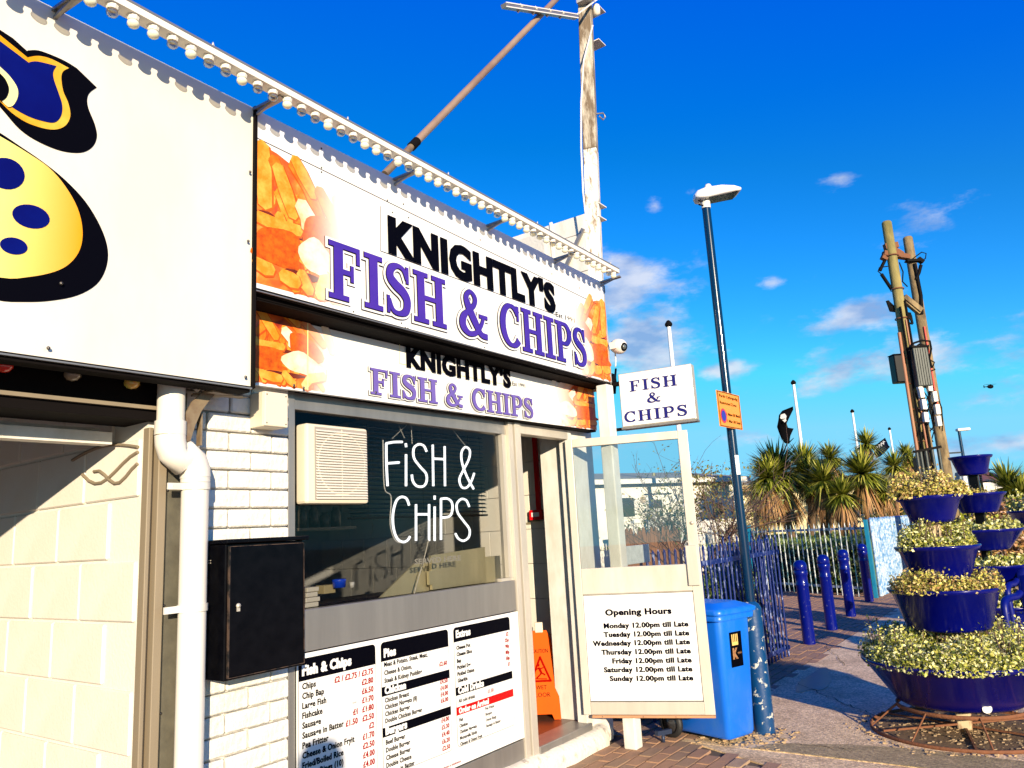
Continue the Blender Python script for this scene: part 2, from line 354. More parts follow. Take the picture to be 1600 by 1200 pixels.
M_galv=mat('galvanised steel',(.24,.22,.16),.42,.5,var=(.14,.13,.10),scale=14,amt=.7,bump=.06)
M_beige=mat('beige steel',(.30,.24,.16),.5,.1,var=(.20,.16,.11),scale=7,amt=.4,stretch=(1,1,.12))
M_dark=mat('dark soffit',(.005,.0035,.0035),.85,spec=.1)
M_blackp=mat('black paint',(.001,.001,.0018),.3,spec=.12,var=(.006,.006,.008),scale=20,amt=.4)
M_rust=mat('rust',(.22,.08,.03),.85,var=(.10,.04,.02),scale=25,bump=.5)
M_panel=mat('white sign panel',(.80,.77,.69),.32,var=(.74,.66,.50),scale=1.1,amt=.7,stretch=(1,1,.35),coat=.3)
M_panelw=mat('white sign vinyl',(.84,.83,.80),.3,coat=.3)
M_black=mat('black vinyl',(.001,.001,.003),.6,spec=.03)
M_blackline=mat('dark vinyl line',(.015,.012,.03),.5,spec=.1)
M_navy=mat('navy vinyl',(.001,.002,.10),.45,spec=.1,var=(.001,.010,.22),scale=1.3,amt=.6)
M_gold=mat('gold vinyl',(.72,.30,.005),.4,spec=.2,var=(.75,.56,.09),scale=1.6,amt=1,thr=(.40,.58))
M_pale=mat('pale gold vinyl',(.90,.80,.35),.35)
M_purple=mat('purple vinyl',(.075,.03,.34),.4,spec=.2,var=(.035,.02,.28),scale=1.6,amt=1)
M_lav=mat('faded purple vinyl',(.17,.12,.42),.4,spec=.2,var=(.12,.08,.36),scale=2,amt=1)
M_ink=mat('black ink',(.002,.002,.006),.9,spec=0)
M_red=mat('red ink',(.26,.0015,.006),.5,spec=.1)
M_redbar=mat('red print bar',(.50,.001,.001),.45,spec=.2)
M_screw=mat('screw head',(.12,.11,.10),.4,.8)
M_floor=mat('brown quarry floor',(.14,.055,.03),.35,var=(.08,.03,.02),scale=6)
M_tile=mat('glazed white tile',(.80,.76,.66),.2,var=(.74,.68,.55),scale=3,amt=.4)
M_grout=mat('grout',(.45,.40,.32),.9)
M_steel=mat('brushed steel',(.80,.70,.42),.35,.35,var=(.50,.42,.22),scale=5,amt=.5,stretch=(1,1,.1))
M_pvc=mat('white pvc',(.82,.78,.70),.35,var=(.72,.64,.52),scale=4,amt=.35,stretch=(1,1,.3))
M_creamp=mat('cream plastic',(.74,.66,.50),.4)
M_glass=glassmat('window glass',(.75,.76,.77),.30,.012)
M_glass2=glassmat('door glass',(.93,.95,.94),.8,.09)
M_clear=glassmat('bulb glass',(.80,.76,.62),.8,.25)
M_warmglass=mat('yellow bulb glass',(.84,.82,.62),.1,coat=.6)
M_leaf=mat('off white door frame',(.66,.62,.54),.38,.15,var=(.52,.45,.35),scale=5,amt=.8,stretch=(1,1,.3))
M_step=mat('whitewashed step',(.78,.72,.60),.75,var=(.20,.13,.08),scale=14,amt=.9,thr=(.56,.72),bump=.8,bscale=40)

shop=thing('shop_building','white painted single storey fish and chip shop with open doorway and signed front','shop',(3.5,0,0))
# --- walls (mortar core behind separately built bricks)
b=MB(); b.box(1.80,2.345,-.005,.25,0,2.75); b.build('wall',M_mort,shop)
b=MB(); b.box(4.95,5.30,-.004,.24,0,2.75); b.box(4.95,5.20,.241,.26,0,2.75); b.build('wall',M_white,shop)
b=MB(); b.box(5.212,5.30,.26,6.0,0,4.0); b.build('wall',M_mort,shop)
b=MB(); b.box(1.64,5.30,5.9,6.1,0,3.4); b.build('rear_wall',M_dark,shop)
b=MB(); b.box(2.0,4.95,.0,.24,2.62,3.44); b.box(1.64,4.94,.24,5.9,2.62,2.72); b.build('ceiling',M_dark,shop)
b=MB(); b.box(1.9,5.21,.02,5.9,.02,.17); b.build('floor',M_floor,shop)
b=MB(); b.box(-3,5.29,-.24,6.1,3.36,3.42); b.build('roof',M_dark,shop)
# stall riser below the glazing
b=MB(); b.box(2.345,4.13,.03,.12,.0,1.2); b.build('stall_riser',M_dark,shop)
# painted bricks of the pier
bk=bpy.data.meshes.new('brick'); 
def brick_mesh(L_,H_,D_,m,bev=.006):
    q=bmesh.new(); bmesh.ops.create_cube(q,size=1)
    for v in q.verts: v.co.x*=L_; v.co.y*=D_; v.co.z*=H_
    bmesh.ops.bevel(q,geom=list(q.edges),offset=bev,segments=1,affect='EDGES')
    me=bpy.data.meshes.new('brick'); q.to_mesh(me); q.free(); me.materials.append(m); return me
BM_full=brick_mesh(.217,.076,.05,M_brick); BM_half=brick_mesh(.104,.076,.05,M_brick)
zb=.02
shopinv=WM[shop.name].inverted()
row=0
z=2.185-.084*25
while z<2.6:
    for i in range(4):
        x0=1.795+(.113 if row%2 else 0)+i*.225 -.225
        a,b_=max(x0,1.80),min(x0+.217,2.335)
        if b_-a<.03: continue
        full=(b_-a)>.2
        o=bpy.data.objects.new('brick',BM_full if full else BM_half); COL.objects.link(o); o.parent=shop
        o.scale=((b_-a)/(.217 if full else .104),1,1)
        o.location=shopinv@Vector(((a+b_)/2,-.012+random.uniform(-.003,.003),z+.038)); o.rotation_euler=(random.uniform(-.01,.01),random.uniform(-.008,.008),random.uniform(-.015,.015))
    z+=.084; row+=1
# step / plinth in front of the door
b=MB()
prof=[(-.10,0),(-.105,.06),(-.085,.115),(-.045,.135),(.05,.14)]
xs=[2.0+ i*.08 for i in range(41)]
v=[];f=[]
for i,x in enumerate(xs):
    for (y,zz) in prof: v.append((x,y+random.uniform(-.008,.008)-.01*math.sin(x*3)+(.05 if x>5.1 else 0),max(0,zz+(random.uniform(-.006,.006) if zz>0 else 0)-.004*(x-3))))
n=len(prof)
for i in range(len(xs)-1):
    for k in range(n-1): a=i*n+k; f.append((a,a+n,a+n+1,a+1))
f.append(tuple((len(xs)-1)*n+k for k in range(n)))
b.add(v,f,True); b.build('step',M_step,shop)
b=MB(); b.box(4.26,4.92,-.055,.12,.125,.172); b.build('threshold',M_alud,shop,bevel=.006)
# --- window
w=MB(); w.box(2.345,2.385,-.02,.05,.13,2.24); w.build('window_post',M_alud,shop,bevel=.003)
w=MB(); w.box(4.135,4.185,-.035,.05,.13,2.24); w.build('window_post',M_alu,shop,bevel=.003)
w=MB(); w.box(4.195,4.262,-.045,.055,.13,2.24); w.build('door_post',M_alu,shop,bevel=.003)
w=MB(); w.box(2.385,4.135,-.01,.05,2.155,2.24); w.build('window_head',M_alud,shop,bevel=.003)
w=MB(); w.box(4.262,4.90,-.03,.05,2.17,2.24); w.build('door_head',M_alu,shop,bevel=.003)
w=MB(); w.box(4.895,4.95,-.028,.05,.13,2.24); w.build('door_post',M_white,shop,bevel=.003)
w=MB(); w.box(2.386,4.134,-.022,.03,1.016,1.205); w.build('sill_panel',M_alud,shop,bevel=.004)
w=MB(); w.box(4.0,4.133,-.010,.04,1.206,1.225); w.box(4.085,4.134,-.012,.04,1.226,2.154); w.build('window_bead',M_alu,shop)
w=MB(); w.box(2.386,4.134,-.022,.03,.13,.245); w.build('kick_panel',M_alud,shop,bevel=.004)
w=MB(); w.box(2.386,4.084,.018,.024,1.206,2.154); w.build('window_glass',M_glass,shop)
w=MB(); w.box(2.05,5.22,-.095,-.02,2.242,2.30); w.build('sign_batten',M_dark,shop)
# interior side wall tiles
T_=bmesh.new(); bmesh.ops.create_cube(T_,size=1)
for q in T_.verts: q.co.x*=.012; q.co.y*=.298; q.co.z*=.268
bmesh.ops.bevel(T_,geom=list(T_.edges),offset=.002,segments=1,affect='EDGES')
tme=bpy.data.meshes.new('tile'); T_.to_mesh(tme); T_.free(); tme.materials.append(M_tile)
for r_ in range(8):
    for c_ in range(9):
        o=bpy.data.objects.new('tile',tme); COL.objects.link(o); o.parent=shop
        o.location=shopinv@Vector((5.205,.41+c_*.302+(.0 if r_%2 else .12),.165+.17+r_*.272-.03))
# inner door reveals right of the doorway
w=MB(); w.box(4.99,5.03,.05,.24,.17,2.4); w.build('door_lining',M_white,shop)
w=MB(); w.box(5.06,5.09,.27,.33,.17,2.4); w.build('door_lining',M_pvc,shop)
# --- lintel panel behind the low sign and steel over the shutter opening
w=MB(); w.box(1.94,5.24,-.235,-.075,2.575,2.615); w.build('sign_soffit',M_dark,shop)
# ---------------------------------------------------------------- signs
UY=-.27
def topz(x): return 3.468-.0155*(x-1.95)
def lowz(x): return 2.618-.0055*(x-1.95)
us=thing('upper_shop_sign','large upper fascia sign printed KNIGHTLY\'S FISH & CHIPS Est 1991 under the bulb rail','sign',(3.6,UY,2.6))
b=MB(); x0,x1=1.966,5.20
b.prism([(x0,UY,lowz(x0)),(x1,UY,lowz(x1)),(x1,UY,topz(x1)),(x0,UY,topz(x0))],(0,.03,0)); b.build('sign_panel',M_panelw,us)
b=MB(); b.box(x0,x1,-.24,-.075,2.582,2.60); b.tube([(x0,-.262,2.606),(x1,-.262,2.586)],.011,6); b.build('lower_frame',M_dark,us)
b=MB(); b.box(x0,x1,-.279,-.2705,2.600,2.6045); b.build('frame_edge',M_alud,us)
b=MB(); b.box(5.203,5.235,-.262,-.06,2.56,3.40); b.build('end_cap',M_alu,us)
b=MB(); b.box(x0,5.2,-.2,-.16,3.30,3.40); b.build('backing_rail',M_alud,us)
# hairlines printed on the panel
def line(mb,p,q,Y,t=.0018):
    (xa,za),(xb,zb_)=p,q; dx,dz=xb-xa,zb_-za; l=math.hypot(dx,dz); ox,oz=-dz/l*t,dx/l*t
    mb.add([(xa+ox,Y,za+oz),(xb+ox,Y,zb_+oz),(xb-ox,Y,zb_-oz),(xa-ox,Y,za-oz)],[(0,3,2,1)])
b=MB(); Yl=UY-.002
line(b,hx(400,215,UY),hx(942,480,UY),Yl)
line(b,hx(594,322,UY),hx(594,392,UY),Yl); line(b,hx(594,392,UY),hx(868,492,UY),Yl)
b.build('panel_joint',M_blackline,us)
# food photograph: flat print
def foodmat(name,x_in,x_out,fade):
    m=bpy.data.materials.new(name); m.use_nodes=True; nt=m.node_tree; bb=nt.nodes['Principled BSDF']; bb.inputs['Roughness'].default_value=.3
    t=nt.nodes.new('ShaderNodeNewGeometry'); s_=nt.nodes.new('ShaderNodeSeparateXYZ'); nt.links.new(t.outputs['Position'],s_.inputs[0])
    n1=nt.nodes.new('ShaderNodeTexNoise'); nt.links.new(t.outputs['Position'],n1.inputs[0]); n1.inputs['Scale'].default_value=7; n1.inputs['Detail'].default_value=7; n1.inputs['Distortion'].default_value=.8
    r=nt.nodes.new('ShaderNodeValToRGB'); nt.links.new(n1.outputs[0],r.inputs[0]); e=r.color_ramp.elements
    e[0].position=.28; e[0].color=(.25,.02,.003,1); e[1].position=.72; e[1].color=(.85,.40,.12,1)
    k=e.new(.45); k.color=(.66,.10,.004,1); k=e.new(.56); k.color=(.78,.20,.015,1)
    mr_=nt.nodes.new('ShaderNodeMapRange'); nt.links.new(s_.outputs[0],mr_.inputs[0]); mr_.inputs[1].default_value=x_in; mr_.inputs[2].default_value=x_out; mr_.interpolation_type='SMOOTHSTEP'
    n2=nt.nodes.new('ShaderNodeTexNoise'); nt.links.new(t.outputs['Position'],n2.inputs[0]); n2.inputs['Scale'].default_value=4; n2.inputs['Detail'].default_value=3
    ad=nt.nodes.new('ShaderNodeMath'); ad.operation='MULTIPLY_ADD'; nt.links.new(n2.outputs[0],ad.inputs[0]); ad.inputs[1].default_value=fade; nt.links.new(mr_.outputs[0],ad.inputs[2])
    m2=nt.nodes.new('ShaderNodeMapRange'); nt.links.new(ad.outputs[0],m2.inputs[0]); m2.inputs[1].default_value=.5*fade+.15; m2.inputs[2].default_value=.5*fade+.95; m2.interpolation_type='SMOOTHSTEP'
    x=nt.nodes.new('ShaderNodeMixRGB'); nt.links.new(m2.outputs[0],x.inputs[0]); nt.links.new(r.outputs[0],x.inputs[1]); x.inputs[2].default_value=(.84,.83,.80,1)
    nt.links.new(x.outputs[0],bb.inputs['Base Color']); return m
M_shade=mat('printed chip shade',(.52,.07,.004),.4,spec=.2)
M_chip=mat('printed chip',(.80,.24,.012),.4,spec=.2,var=(.85,.42,.06),scale=14,amt=1,thr=(.4,.6)); M_chip2=mat('printed pale chip',(.84,.44,.08),.4,spec=.2,var=(.85,.62,.26),scale=12,amt=1)
M_flake=mat('printed fish flake',(.80,.70,.52),.4,var=(.80,.46,.20),scale=9,amt=.7,thr=(.5,.7)); M_batter=mat('printed batter',(.70,.13,.004),.4,spec=.2,var=(.42,.05,.002),scale=22,amt=.9,thr=(.45,.65)); M_crumb=mat('printed dark gap',(.10,.012,.006),.4)
M_chip3=mat('printed brown chip',(.68,.13,.004),.4,spec=.2,var=(.80,.26,.02),scale=16,amt=1)
def piecemat(name,c1,c2,sc_,fades):
    m=mat(name,c1,.4,spec=.2,var=c2,scale=sc_,amt=1,thr=(.4,.66)); nt=m.node_tree; bb=nt.nodes['Principled BSDF']; src=bb.inputs['Base Color'].links[0].from_socket
    t=nt.nodes.new('ShaderNodeNewGeometry'); s_=nt.nodes.new('ShaderNodeSeparateXYZ'); nt.links.new(t.outputs['Position'],s_.inputs[0])
    a=nt.nodes.new('ShaderNodeMapRange'); nt.links.new(s_.outputs[0],a.inputs[0]); a.inputs[1].default_value=fades[0]; a.inputs[2].default_value=fades[1]; a.interpolation_type='SMOOTHSTEP'
    x=nt.nodes.new('ShaderNodeMixRGB'); nt.links.new(a.outputs[0],x.inputs[0]); nt.links.new(src,x.inputs[1]); x.inputs[2].default_value=(.84,.81,.76,1); nt.links.new(x.outputs[0],bb.inputs['Base Color']); return m
def capsule(mb,pts,w,Y,n=5):
    """flat print sausage along a polyline in the XZ plane"""
    L0=[];R0=[]
    for i,p in enumerate(pts):
        a=pts[max(i-1,0)];b_=pts[min(i+1,len(pts)-1)];dx,dz=b_[0]-a[0],b_[1]-a[1];l=math.hypot(dx,dz) or 1
        h=w/2*(.8 if i in (0,len(pts)-1) else 1); L0.append((p[0]-dz/l*h,Y,p[1]+dx/l*h)); R0.append((p[0]+dz/l*h,Y,p[1]-dx/l*h))
    a,b_=Vector((pts[0][0],pts[0][1])),Vector((pts[-1][0],pts[-1][1])); d0=(Vector(pts[1])-Vector(pts[0])).normalized()*w*.22; d1=(Vector(pts[-1])-Vector(pts[-2])).normalized()*w*.22
    loop=L0+[(b_.x+d1.x,Y,b_.y+d1.y)]+R0[::-1]+[(a.x-d0.x,Y,a.y-d0.y)]
    mb.add(loop,[tuple(range(len(loop)))[::-1]])
def blob(mb,cx,cz,rx,rz,Y,seed,n=22,rot=0):
    rnd=random.Random(seed); ph=[rnd.uniform(0,6.28) for _ in range(4)]; pts=[]
    for k in range(n):
        a=2*math.pi*k/n; r=1+.12*math.sin(2*a+ph[0])+.08*math.sin(3*a+ph[1])+.05*math.sin(5*a+ph[2])
        x,z_=rx*r*math.cos(a),rz*r*math.sin(a); pts.append((cx+x*math.cos(rot)-z_*math.sin(rot),Y,cz+x*math.sin(rot)+z_*math.cos(rot)))
    mb.add(pts,[tuple(range(n))])
def food(parent,Y,fx0,fz0,fx1,fz1,sc,m_bg,mirror=False,label=None,fades=(0,1)):
    """fx0..fx1 x fz0..fz1 print area; unit coordinates: u across from the panel end, v up"""
    Wd,Ht=(fx1-fx0),(fz1-fz0)
    def P(u,v): return ((fx1-u*Wd) if mirror else (fx0+u*Wd), fz0+v*Ht)
    bgm=MB(); a,c=min(fx0,fx1),max(fx0,fx1)
    top=[P(0,.86),P(.2,.84),P(.36,.80),P(.55,.72),P(.75,.66),P(1,.6)]
    loop=[P(0,0),P(1,0)]+top[::-1]
    if mirror: loop=loop[::-1]
    bgm.add([(x,Y-.0012,z) for x,z in loop],[tuple(range(len(loop)))]); bgm.build('food_print',m_bg,parent,label='flat printed picture of fried fish and chips')
    G={k:MB() for k in 'abcdefg'}
    st=[Y-.0014]
    def nx(): st[0]-=.00002; return st[0]
    w=.088*Ht
    def cap(g,uv,ww=1): 
        s_=[P(*p) for p in uv]; capsule(G['g'],[(a_+.004,b_-.005) for a_,b_ in s_],w*ww*1.16,nx()); capsule(G[g],s_,w*ww,nx())
    rf=random.Random(int(fx0*100))
    for _ in range(34):
        u_,v_=rf.uniform(.02,.72),rf.uniform(.08,.70)
        if v_>.78-.3*u_: continue
        an=rf.uniform(-2.2,-.9); l_=rf.uniform(.12,.26); cap(rf.choice('adda'),[(u_,v_),(u_+l_*.5*math.cos(an)+.02,v_+l_*.5*math.sin(an)*.9),(max(.01,u_+l_*math.cos(an)),max(.02,v_+l_*math.sin(an)))],rf.uniform(.7,1.05))
    cap('a',[(.06,.86),(.07,.7),(.09,.48)],1.35); cap('d',[(.16,.80),(.3,.6),(.42,.46)],1.1); cap('a',[(.20,.76),(.28,.62),(.36,.48)],1.2)
    cap('d',[(.34,.82),(.5,.7),(.62,.52)],1.1); cap('a',[(.36,.86),(.44,.78),(.56,.66)],1.0); cap('d',[(.6,.72),(.72,.6),(.8,.5)],1.1)
    blob(G['f'],*P(.10,.42),.09*Wd,.03*Ht,nx(),3); blob(G['f'],*P(.36,.36),.22*Wd,.022*Ht,nx(),4)
    cap('a',[(.02,.40),(.2,.385),(.42,.40)],1.0); cap('b',[(.80,.72),(.84,.6),(.88,.44)],1.2); cap('c',[(.42,.58),(.5,.5),(.5,.42)],1.5)
    blob(G['e'],*P(.62,.42),.17*Wd,.14*Ht,nx(),15,rot=-.6); blob(G['e'],*P(.22,.26),.24*Wd,.105*Ht,nx(),6); blob(G['e'],*P(.2,.19),.22*Wd,.06*Ht,nx(),16)
    blob(G['f'],*P(.45,.12),.16*Wd,.03*Ht,nx(),8)
    blob(G['c'],*P(.58,.26),.17*Wd,.12*Ht,nx(),11); cap('c',[(.72,.24),(.8,.2)],1.4)
    cap('b',[(.80,.17),(.66,.12),(.60,.02)],1.2); cap('a',[(.42,.14),(.47,.07),(.52,.03)],1.0); cap('a',[(.24,.09),(.33,.075),(.40,.07)],1.1); cap('a',[(.0,.12),(.1,.10),(.16,.105)],1.0)
    for g,c1,c2,s2 in (('g',(.50,.065,.004),(.60,.12,.01),8),('d',(.68,.13,.004),(.80,.26,.02),16),('f',(.10,.012,.006),(.2,.03,.01),8),('a',(.80,.24,.012),(.85,.44,.07),14),('b',(.84,.44,.08),(.85,.62,.26),12),('e',(.70,.13,.004),(.42,.05,.002),22),('c',(.82,.74,.58),(.80,.48,.22),9)):
        G[g].build('printed_food',piecemat('print %s %.2f'%(g,fx0),c1,c2,s2,fades),parent)
xa,_=hx(397,400,UY); xb,_=hx(560,400,UY)
food(us,UY,xa,2.64,xb-.02,3.42,1,foodmat('chips photo left',xa+.22,xb-.06,.5),fades=(xa+.22,xb+.03))
xa2,_=hx(880,500,UY)
food(us,UY,xa2+.05,2.62,5.195,3.36,1,foodmat('chips photo right',5.05,xa2+.02,.5),mirror=True,fades=(5.05,xa2-.02))
# lettering upper sign
def span(pxa,pxb,Y):   # two pixels -> x,z of each
    return hx(*pxa,Y),hx(*pxb,Y)
def fish_word(parent,word,pa,pb,zt,zb_,Y,mp,step=(.010,.0085,.0018)):
    (xa,_),(xb,_)=hx(*pa,Y),hx(*pb,Y)
    for infl,dy,m,nm in ((.0155,.0060,M_blackline,'letter_outline'),(.0140,.0100,M_panelw,'letter_border'),(.0025,.0140,M_blackline,'letter_outline'),(0,.0180,mp,'lettering')):
        b=MB(); serif(b,word,xa+.012,xb-.012,zb_,zt,Y-dy,infl*(zt-zb_)/.28,step=.00008); b.build(nm,m,parent,label=('lettering reading '+word) if nm=='lettering' else None)
ft=hx(512,372,UY)[1]; fb=hx(512,462,UY)[1]
print('FISH z',ft,fb,'S',hx(908,500,UY),hx(905,568,UY),hx(690,440,UY),hx(690,505,UY))
ZT,ZB=ft-.012,fb-.01
fish_word(us,'FISH',(507,400),(695,470),ZT,ZB,UY,M_purple)
fish_word(us,'&',(711,480),(762,500),ZT,ZB,UY,M_purple)
fish_word(us,'CHIPS',(776,500),(914,540),ZT,ZB,UY,M_purple)
b=MB(); (xk,zk),(xk2,zk2)=hx(606,392,UY),hx(867,484,UY)
_,zkt=hx(606,337,UY)
put_text(b,"KNIGHTLY'S",xk,zk,(zkt-zk),width=xk2-xk,bold=.05,dup=.016,y=UY-.008,res=3); b.build('lettering',M_black,us,label="lettering reading KNIGHTLY'S")
b=MB(); (xe,ze),(xe2,_)=hx(868,494,UY),hx(897,502,UY); put_text(b,'Est 1991',xe,ze,.035,width=xe2-xe,y=UY-.004); b.build('small_lettering',M_ink,us,label='small lettering reading Est 1991')
scr=MB()
for p in [(502,232),(502,262),(502,269),(605,313),(630,319),(750,375),(862,428),(905,450),(552,487),(627,505),(643,505),(633,512),(637,513),(757,543),(868,577),(400,213),(400,220),(613,332),(638,340)]:
    x,z=hx(*p,UY); scr.lathe([(0.0001,.004),(.004,.003),(.005,0)],(x,UY-.001,z),6,ax=(0,-1,0))
scr.build('screws',M_screw,us)
# lower sign
LY=-.10
ls=thing('lower_shop_sign','smaller faded fascia sign printed KNIGHTLY\'S FISH & CHIPS directly above the window and doorway','sign',(3.6,LY,2.2))
def lz(x): return 2.226+.0092*(x-2.08)
b=MB(); b.prism([(1.97,LY,lz(1.97)),(5.228,LY,lz(5.228)),(5.228,LY,2.57),(1.97,LY,2.57)],(0,.025,0)); b.build('sign_panel',M_panelw,ls)
b=MB(); line(b,hx(624,530,LY),hx(624,568,LY),LY-.002); line(b,hx(624,568,LY),hx(800,603,LY),LY-.002); line(b,hx(480,505,LY),hx(480,610,LY),LY-.0045,.003); b.build('panel_joint',M_pale,ls)
xa,_=hx(397,560,LY); xb,_=hx(560,580,LY); food(ls,LY,1.98,2.24,xb-.1,2.86-.15,1,foodmat('faded chips photo left',2.30,xb-.10,.6),fades=(2.30,xb-.02))
xa2,_=hx(850,640,LY); food(ls,LY,xa2+.02,2.262,5.222,2.72,1,foodmat('faded chips photo right',5.05,xa2,.6),mirror=True,fades=(5.10,xa2-.02))
z1=hx(580,573,LY)[1]; z0=hx(577,616,LY)[1]; print('low FISH',z0,z1)
fish_word(ls,'FISH',(573,595),(682,610),z1-.01,z0+.0,LY,M_lav)
fish_word(ls,'&',(691,620),(723,625),z1-.01,z0,LY,M_lav)
fish_word(ls,'CHIPS',(732,620),(832,640),z1-.01,z0,LY,M_lav)
b=MB(); (xk,zk),(xk2,_)=hx(634,572,LY),hx(797,600,LY); zt=hx(634,541,LY)[1]
put_text(b,"KNIGHTLY'S",xk,zk,(zt-zk),width=xk2-xk,bold=.05,dup=.016,y=LY-.008,res=3); b.build('lettering',M_black,ls,label="lettering reading KNIGHTLY'S")
b=MB(); (xe,ze),(xe2,_)=hx(800,602,LY),hx(820,606,LY); put_text(b,'Est 1991',xe,ze,.028,width=xe2-xe,y=LY-.004); b.build('small_lettering',M_ink,ls)
scr=MB()
for p in [(455,603),(470,607),(583,614),(712,635),(713,572),(825,652)]:
    x,z=hx(*p,LY); scr.lathe([(0.0001,.004),(.006,.003),(.007,0)],(x,LY-.02,z),6,ax=(0,-1,0))
scr.build('screws',M_screw,ls)
# left fascia
lf=thing('mascot_fascia_sign','big white fascia board with part of a gold and navy spotted emblem','sign',(0,UY,2.2))
b=MB(); b.prism([(-2.5,UY,2.175),(1.952,UY,2.175),(1.952,UY,3.47),(-2.5,UY,3.545)],(0,.03,0)); b.build('sign_panel',M_panel,lf)
b=MB(); b.box(1.9525,1.9655,-.285,-.02,2.165,3.475); b.build('edge_strip',M_dark,lf)
b=MB(); b.box(-2.5,1.95,-.268,-.20,2.148,2.172); b.build('bottom_trim',M_dark,lf); 
b=MB(); b.box(-2.5,1.95,-.285,-.27,2.160,2.166); b.build('trim_edge',M_alud,lf)
def px_poly(pts,Y,off): return [(hx(x,y,Y)[0],Y-off,hx(x,y,Y)[1]) for x,y in pts][::-1]
def smooth(pts,n=4):
    P=[pts[0]]+pts+[pts[-1]]; o=[]
    for i in range(1,len(P)-2):
        for k in range(n):
            t=k/n; o.append(tuple(.5*((2*P[i][j])+(-P[i-1][j]+P[i+1][j])*t+(2*P[i-1][j]-5*P[i][j]+4*P[i+1][j]-P[i+2][j])*t*t+(-P[i-1][j]+3*P[i][j]-3*P[i+1][j]+P[i+2][j])*t**3) for j in (0,1)))
    o.append(pts[-1]); return o
M_goldg=mat('gold gradient vinyl',(.84,.74,.24),.4,spec=.2,var=(.85,.66,.15),scale=1.2,amt=.5)
def _grad():
    nt=M_goldg.node_tree; bb=nt.nodes['Principled BSDF']; src=bb.inputs['Base Color'].links[0].from_socket; t=nt.nodes.new('ShaderNodeNewGeometry'); s_=nt.nodes.new('ShaderNodeSeparateXYZ'); nt.links.new(t.outputs['Position'],s_.inputs[0])
    a=nt.nodes.new('ShaderNodeMapRange'); nt.links.new(s_.outputs[0],a.inputs[0]); a.inputs[1].default_value=.98; a.inputs[2].default_value=1.24
    x=nt.nodes.new('ShaderNodeMixRGB'); nt.links.new(a.outputs[0],x.inputs[0]); nt.links.new(src,x.inputs[1]); x.inputs[2].default_value=(.70,.27,.003,1); nt.links.new(x.outputs[0],bb.inputs['Base Color'])
_grad()
S1=[(-160,-60),(-80,-10),(0,47)]+[(20,60),(42,80)]+smooth([(43,79),(60,79),(85,88),(104,97),(120,107)])+[(151,137)]+smooth([(151,137),(140,145),(136,155),(138,170),(148,195),(151,215),(143,231),(125,239),(95,236),(60,222),(30,202),(0,168),(-60,100),(-160,40)])
S2=[(-160,-50),(-80,0),(0,56),(43,91)]+smooth([(44,90),(60,88),(80,93),(107,107)])+smooth([(107,107),(98,112),(95,122),(98,143),(106,162),(109,182),(101,197),(84,203),(60,199),(32,187),(0,160),(-60,90)])+[(-160,20)]
S3=[(-160,-40),(-80,10),(0,66),(44,99)]+smooth([(45,98),(58,97),(87,104)])+smooth([(87,104),(82,113),(83,125),(90,145),(96,165),(94,182),(84,192),(66,190),(42,182),(16,167),(0,152),(-50,80)])+[(-160,0)]
S4=smooth([(-90,60),(-30,82),(0,107),(15,122),(26,140),(25,156),(15,168),(0,158),(-60,90)])
S5=smooth([(-90,66),(-30,92),(0,118),(9,130),(12,142),(8,154),(0,160)])+[(-20,140)]
E1=smooth([(-90,170),(-40,185),(0,208),(30,228),(65,252),(100,280),(133,315),(157,355),(168,390),(165,420),(150,445),(120,462),(80,470),(40,472),(-10,468),(-90,440)])
E2=smooth([(-90,180),(-40,192),(0,214),(40,238),(75,262),(100,290),(120,325),(128,360),(124,390),(108,412),(84,425),(45,433),(0,434),(-90,410)])
def ell(cx,cy,rx,ry,rot): return [(cx+rx*math.cos(a)*math.cos(rot)-ry*math.sin(a)*math.sin(rot),cy+rx*math.cos(a)*math.sin(rot)+ry*math.sin(a)*math.cos(rot)) for a in [2*math.pi*k/24 for k in range(24)]]
for nm,pts,off,m in (('emblem_shadow',S1,.002,M_black),('emblem_gold',S2,.004,M_gold),('emblem_blue',S3,.006,M_navy),('emblem_pale',S4,.008,M_pale),('emblem_dark',S5,.010,M_black),
                   ('emblem_shadow',E1,.0021,M_black),('emblem_gold',E2,.0045,M_goldg),('emblem_spot',ell(8,272,30,24,.35),.0065,M_navy),('emblem_spot',ell(47,339,30,18,.25),.0066,M_navy),('emblem_spot',ell(20,385,22,13,.2),.0067,M_navy)):
    b=MB(); P_=px_poly(pts,UY,off); b.add(P_,[tuple(range(len(P_)))]); b.build(nm,m,lf)
scr=MB()
for p in [(73,545),(381,590),(388,270),(385,378),(85,20),(93,444)]:
    x,z=hx(*p,UY); scr.lathe([(0.0001,.006),(.006,.004),(.007,0)],(x,UY-.012,z),6,ax=(0,-1,0))
scr.build('screws',M_screw,lf)
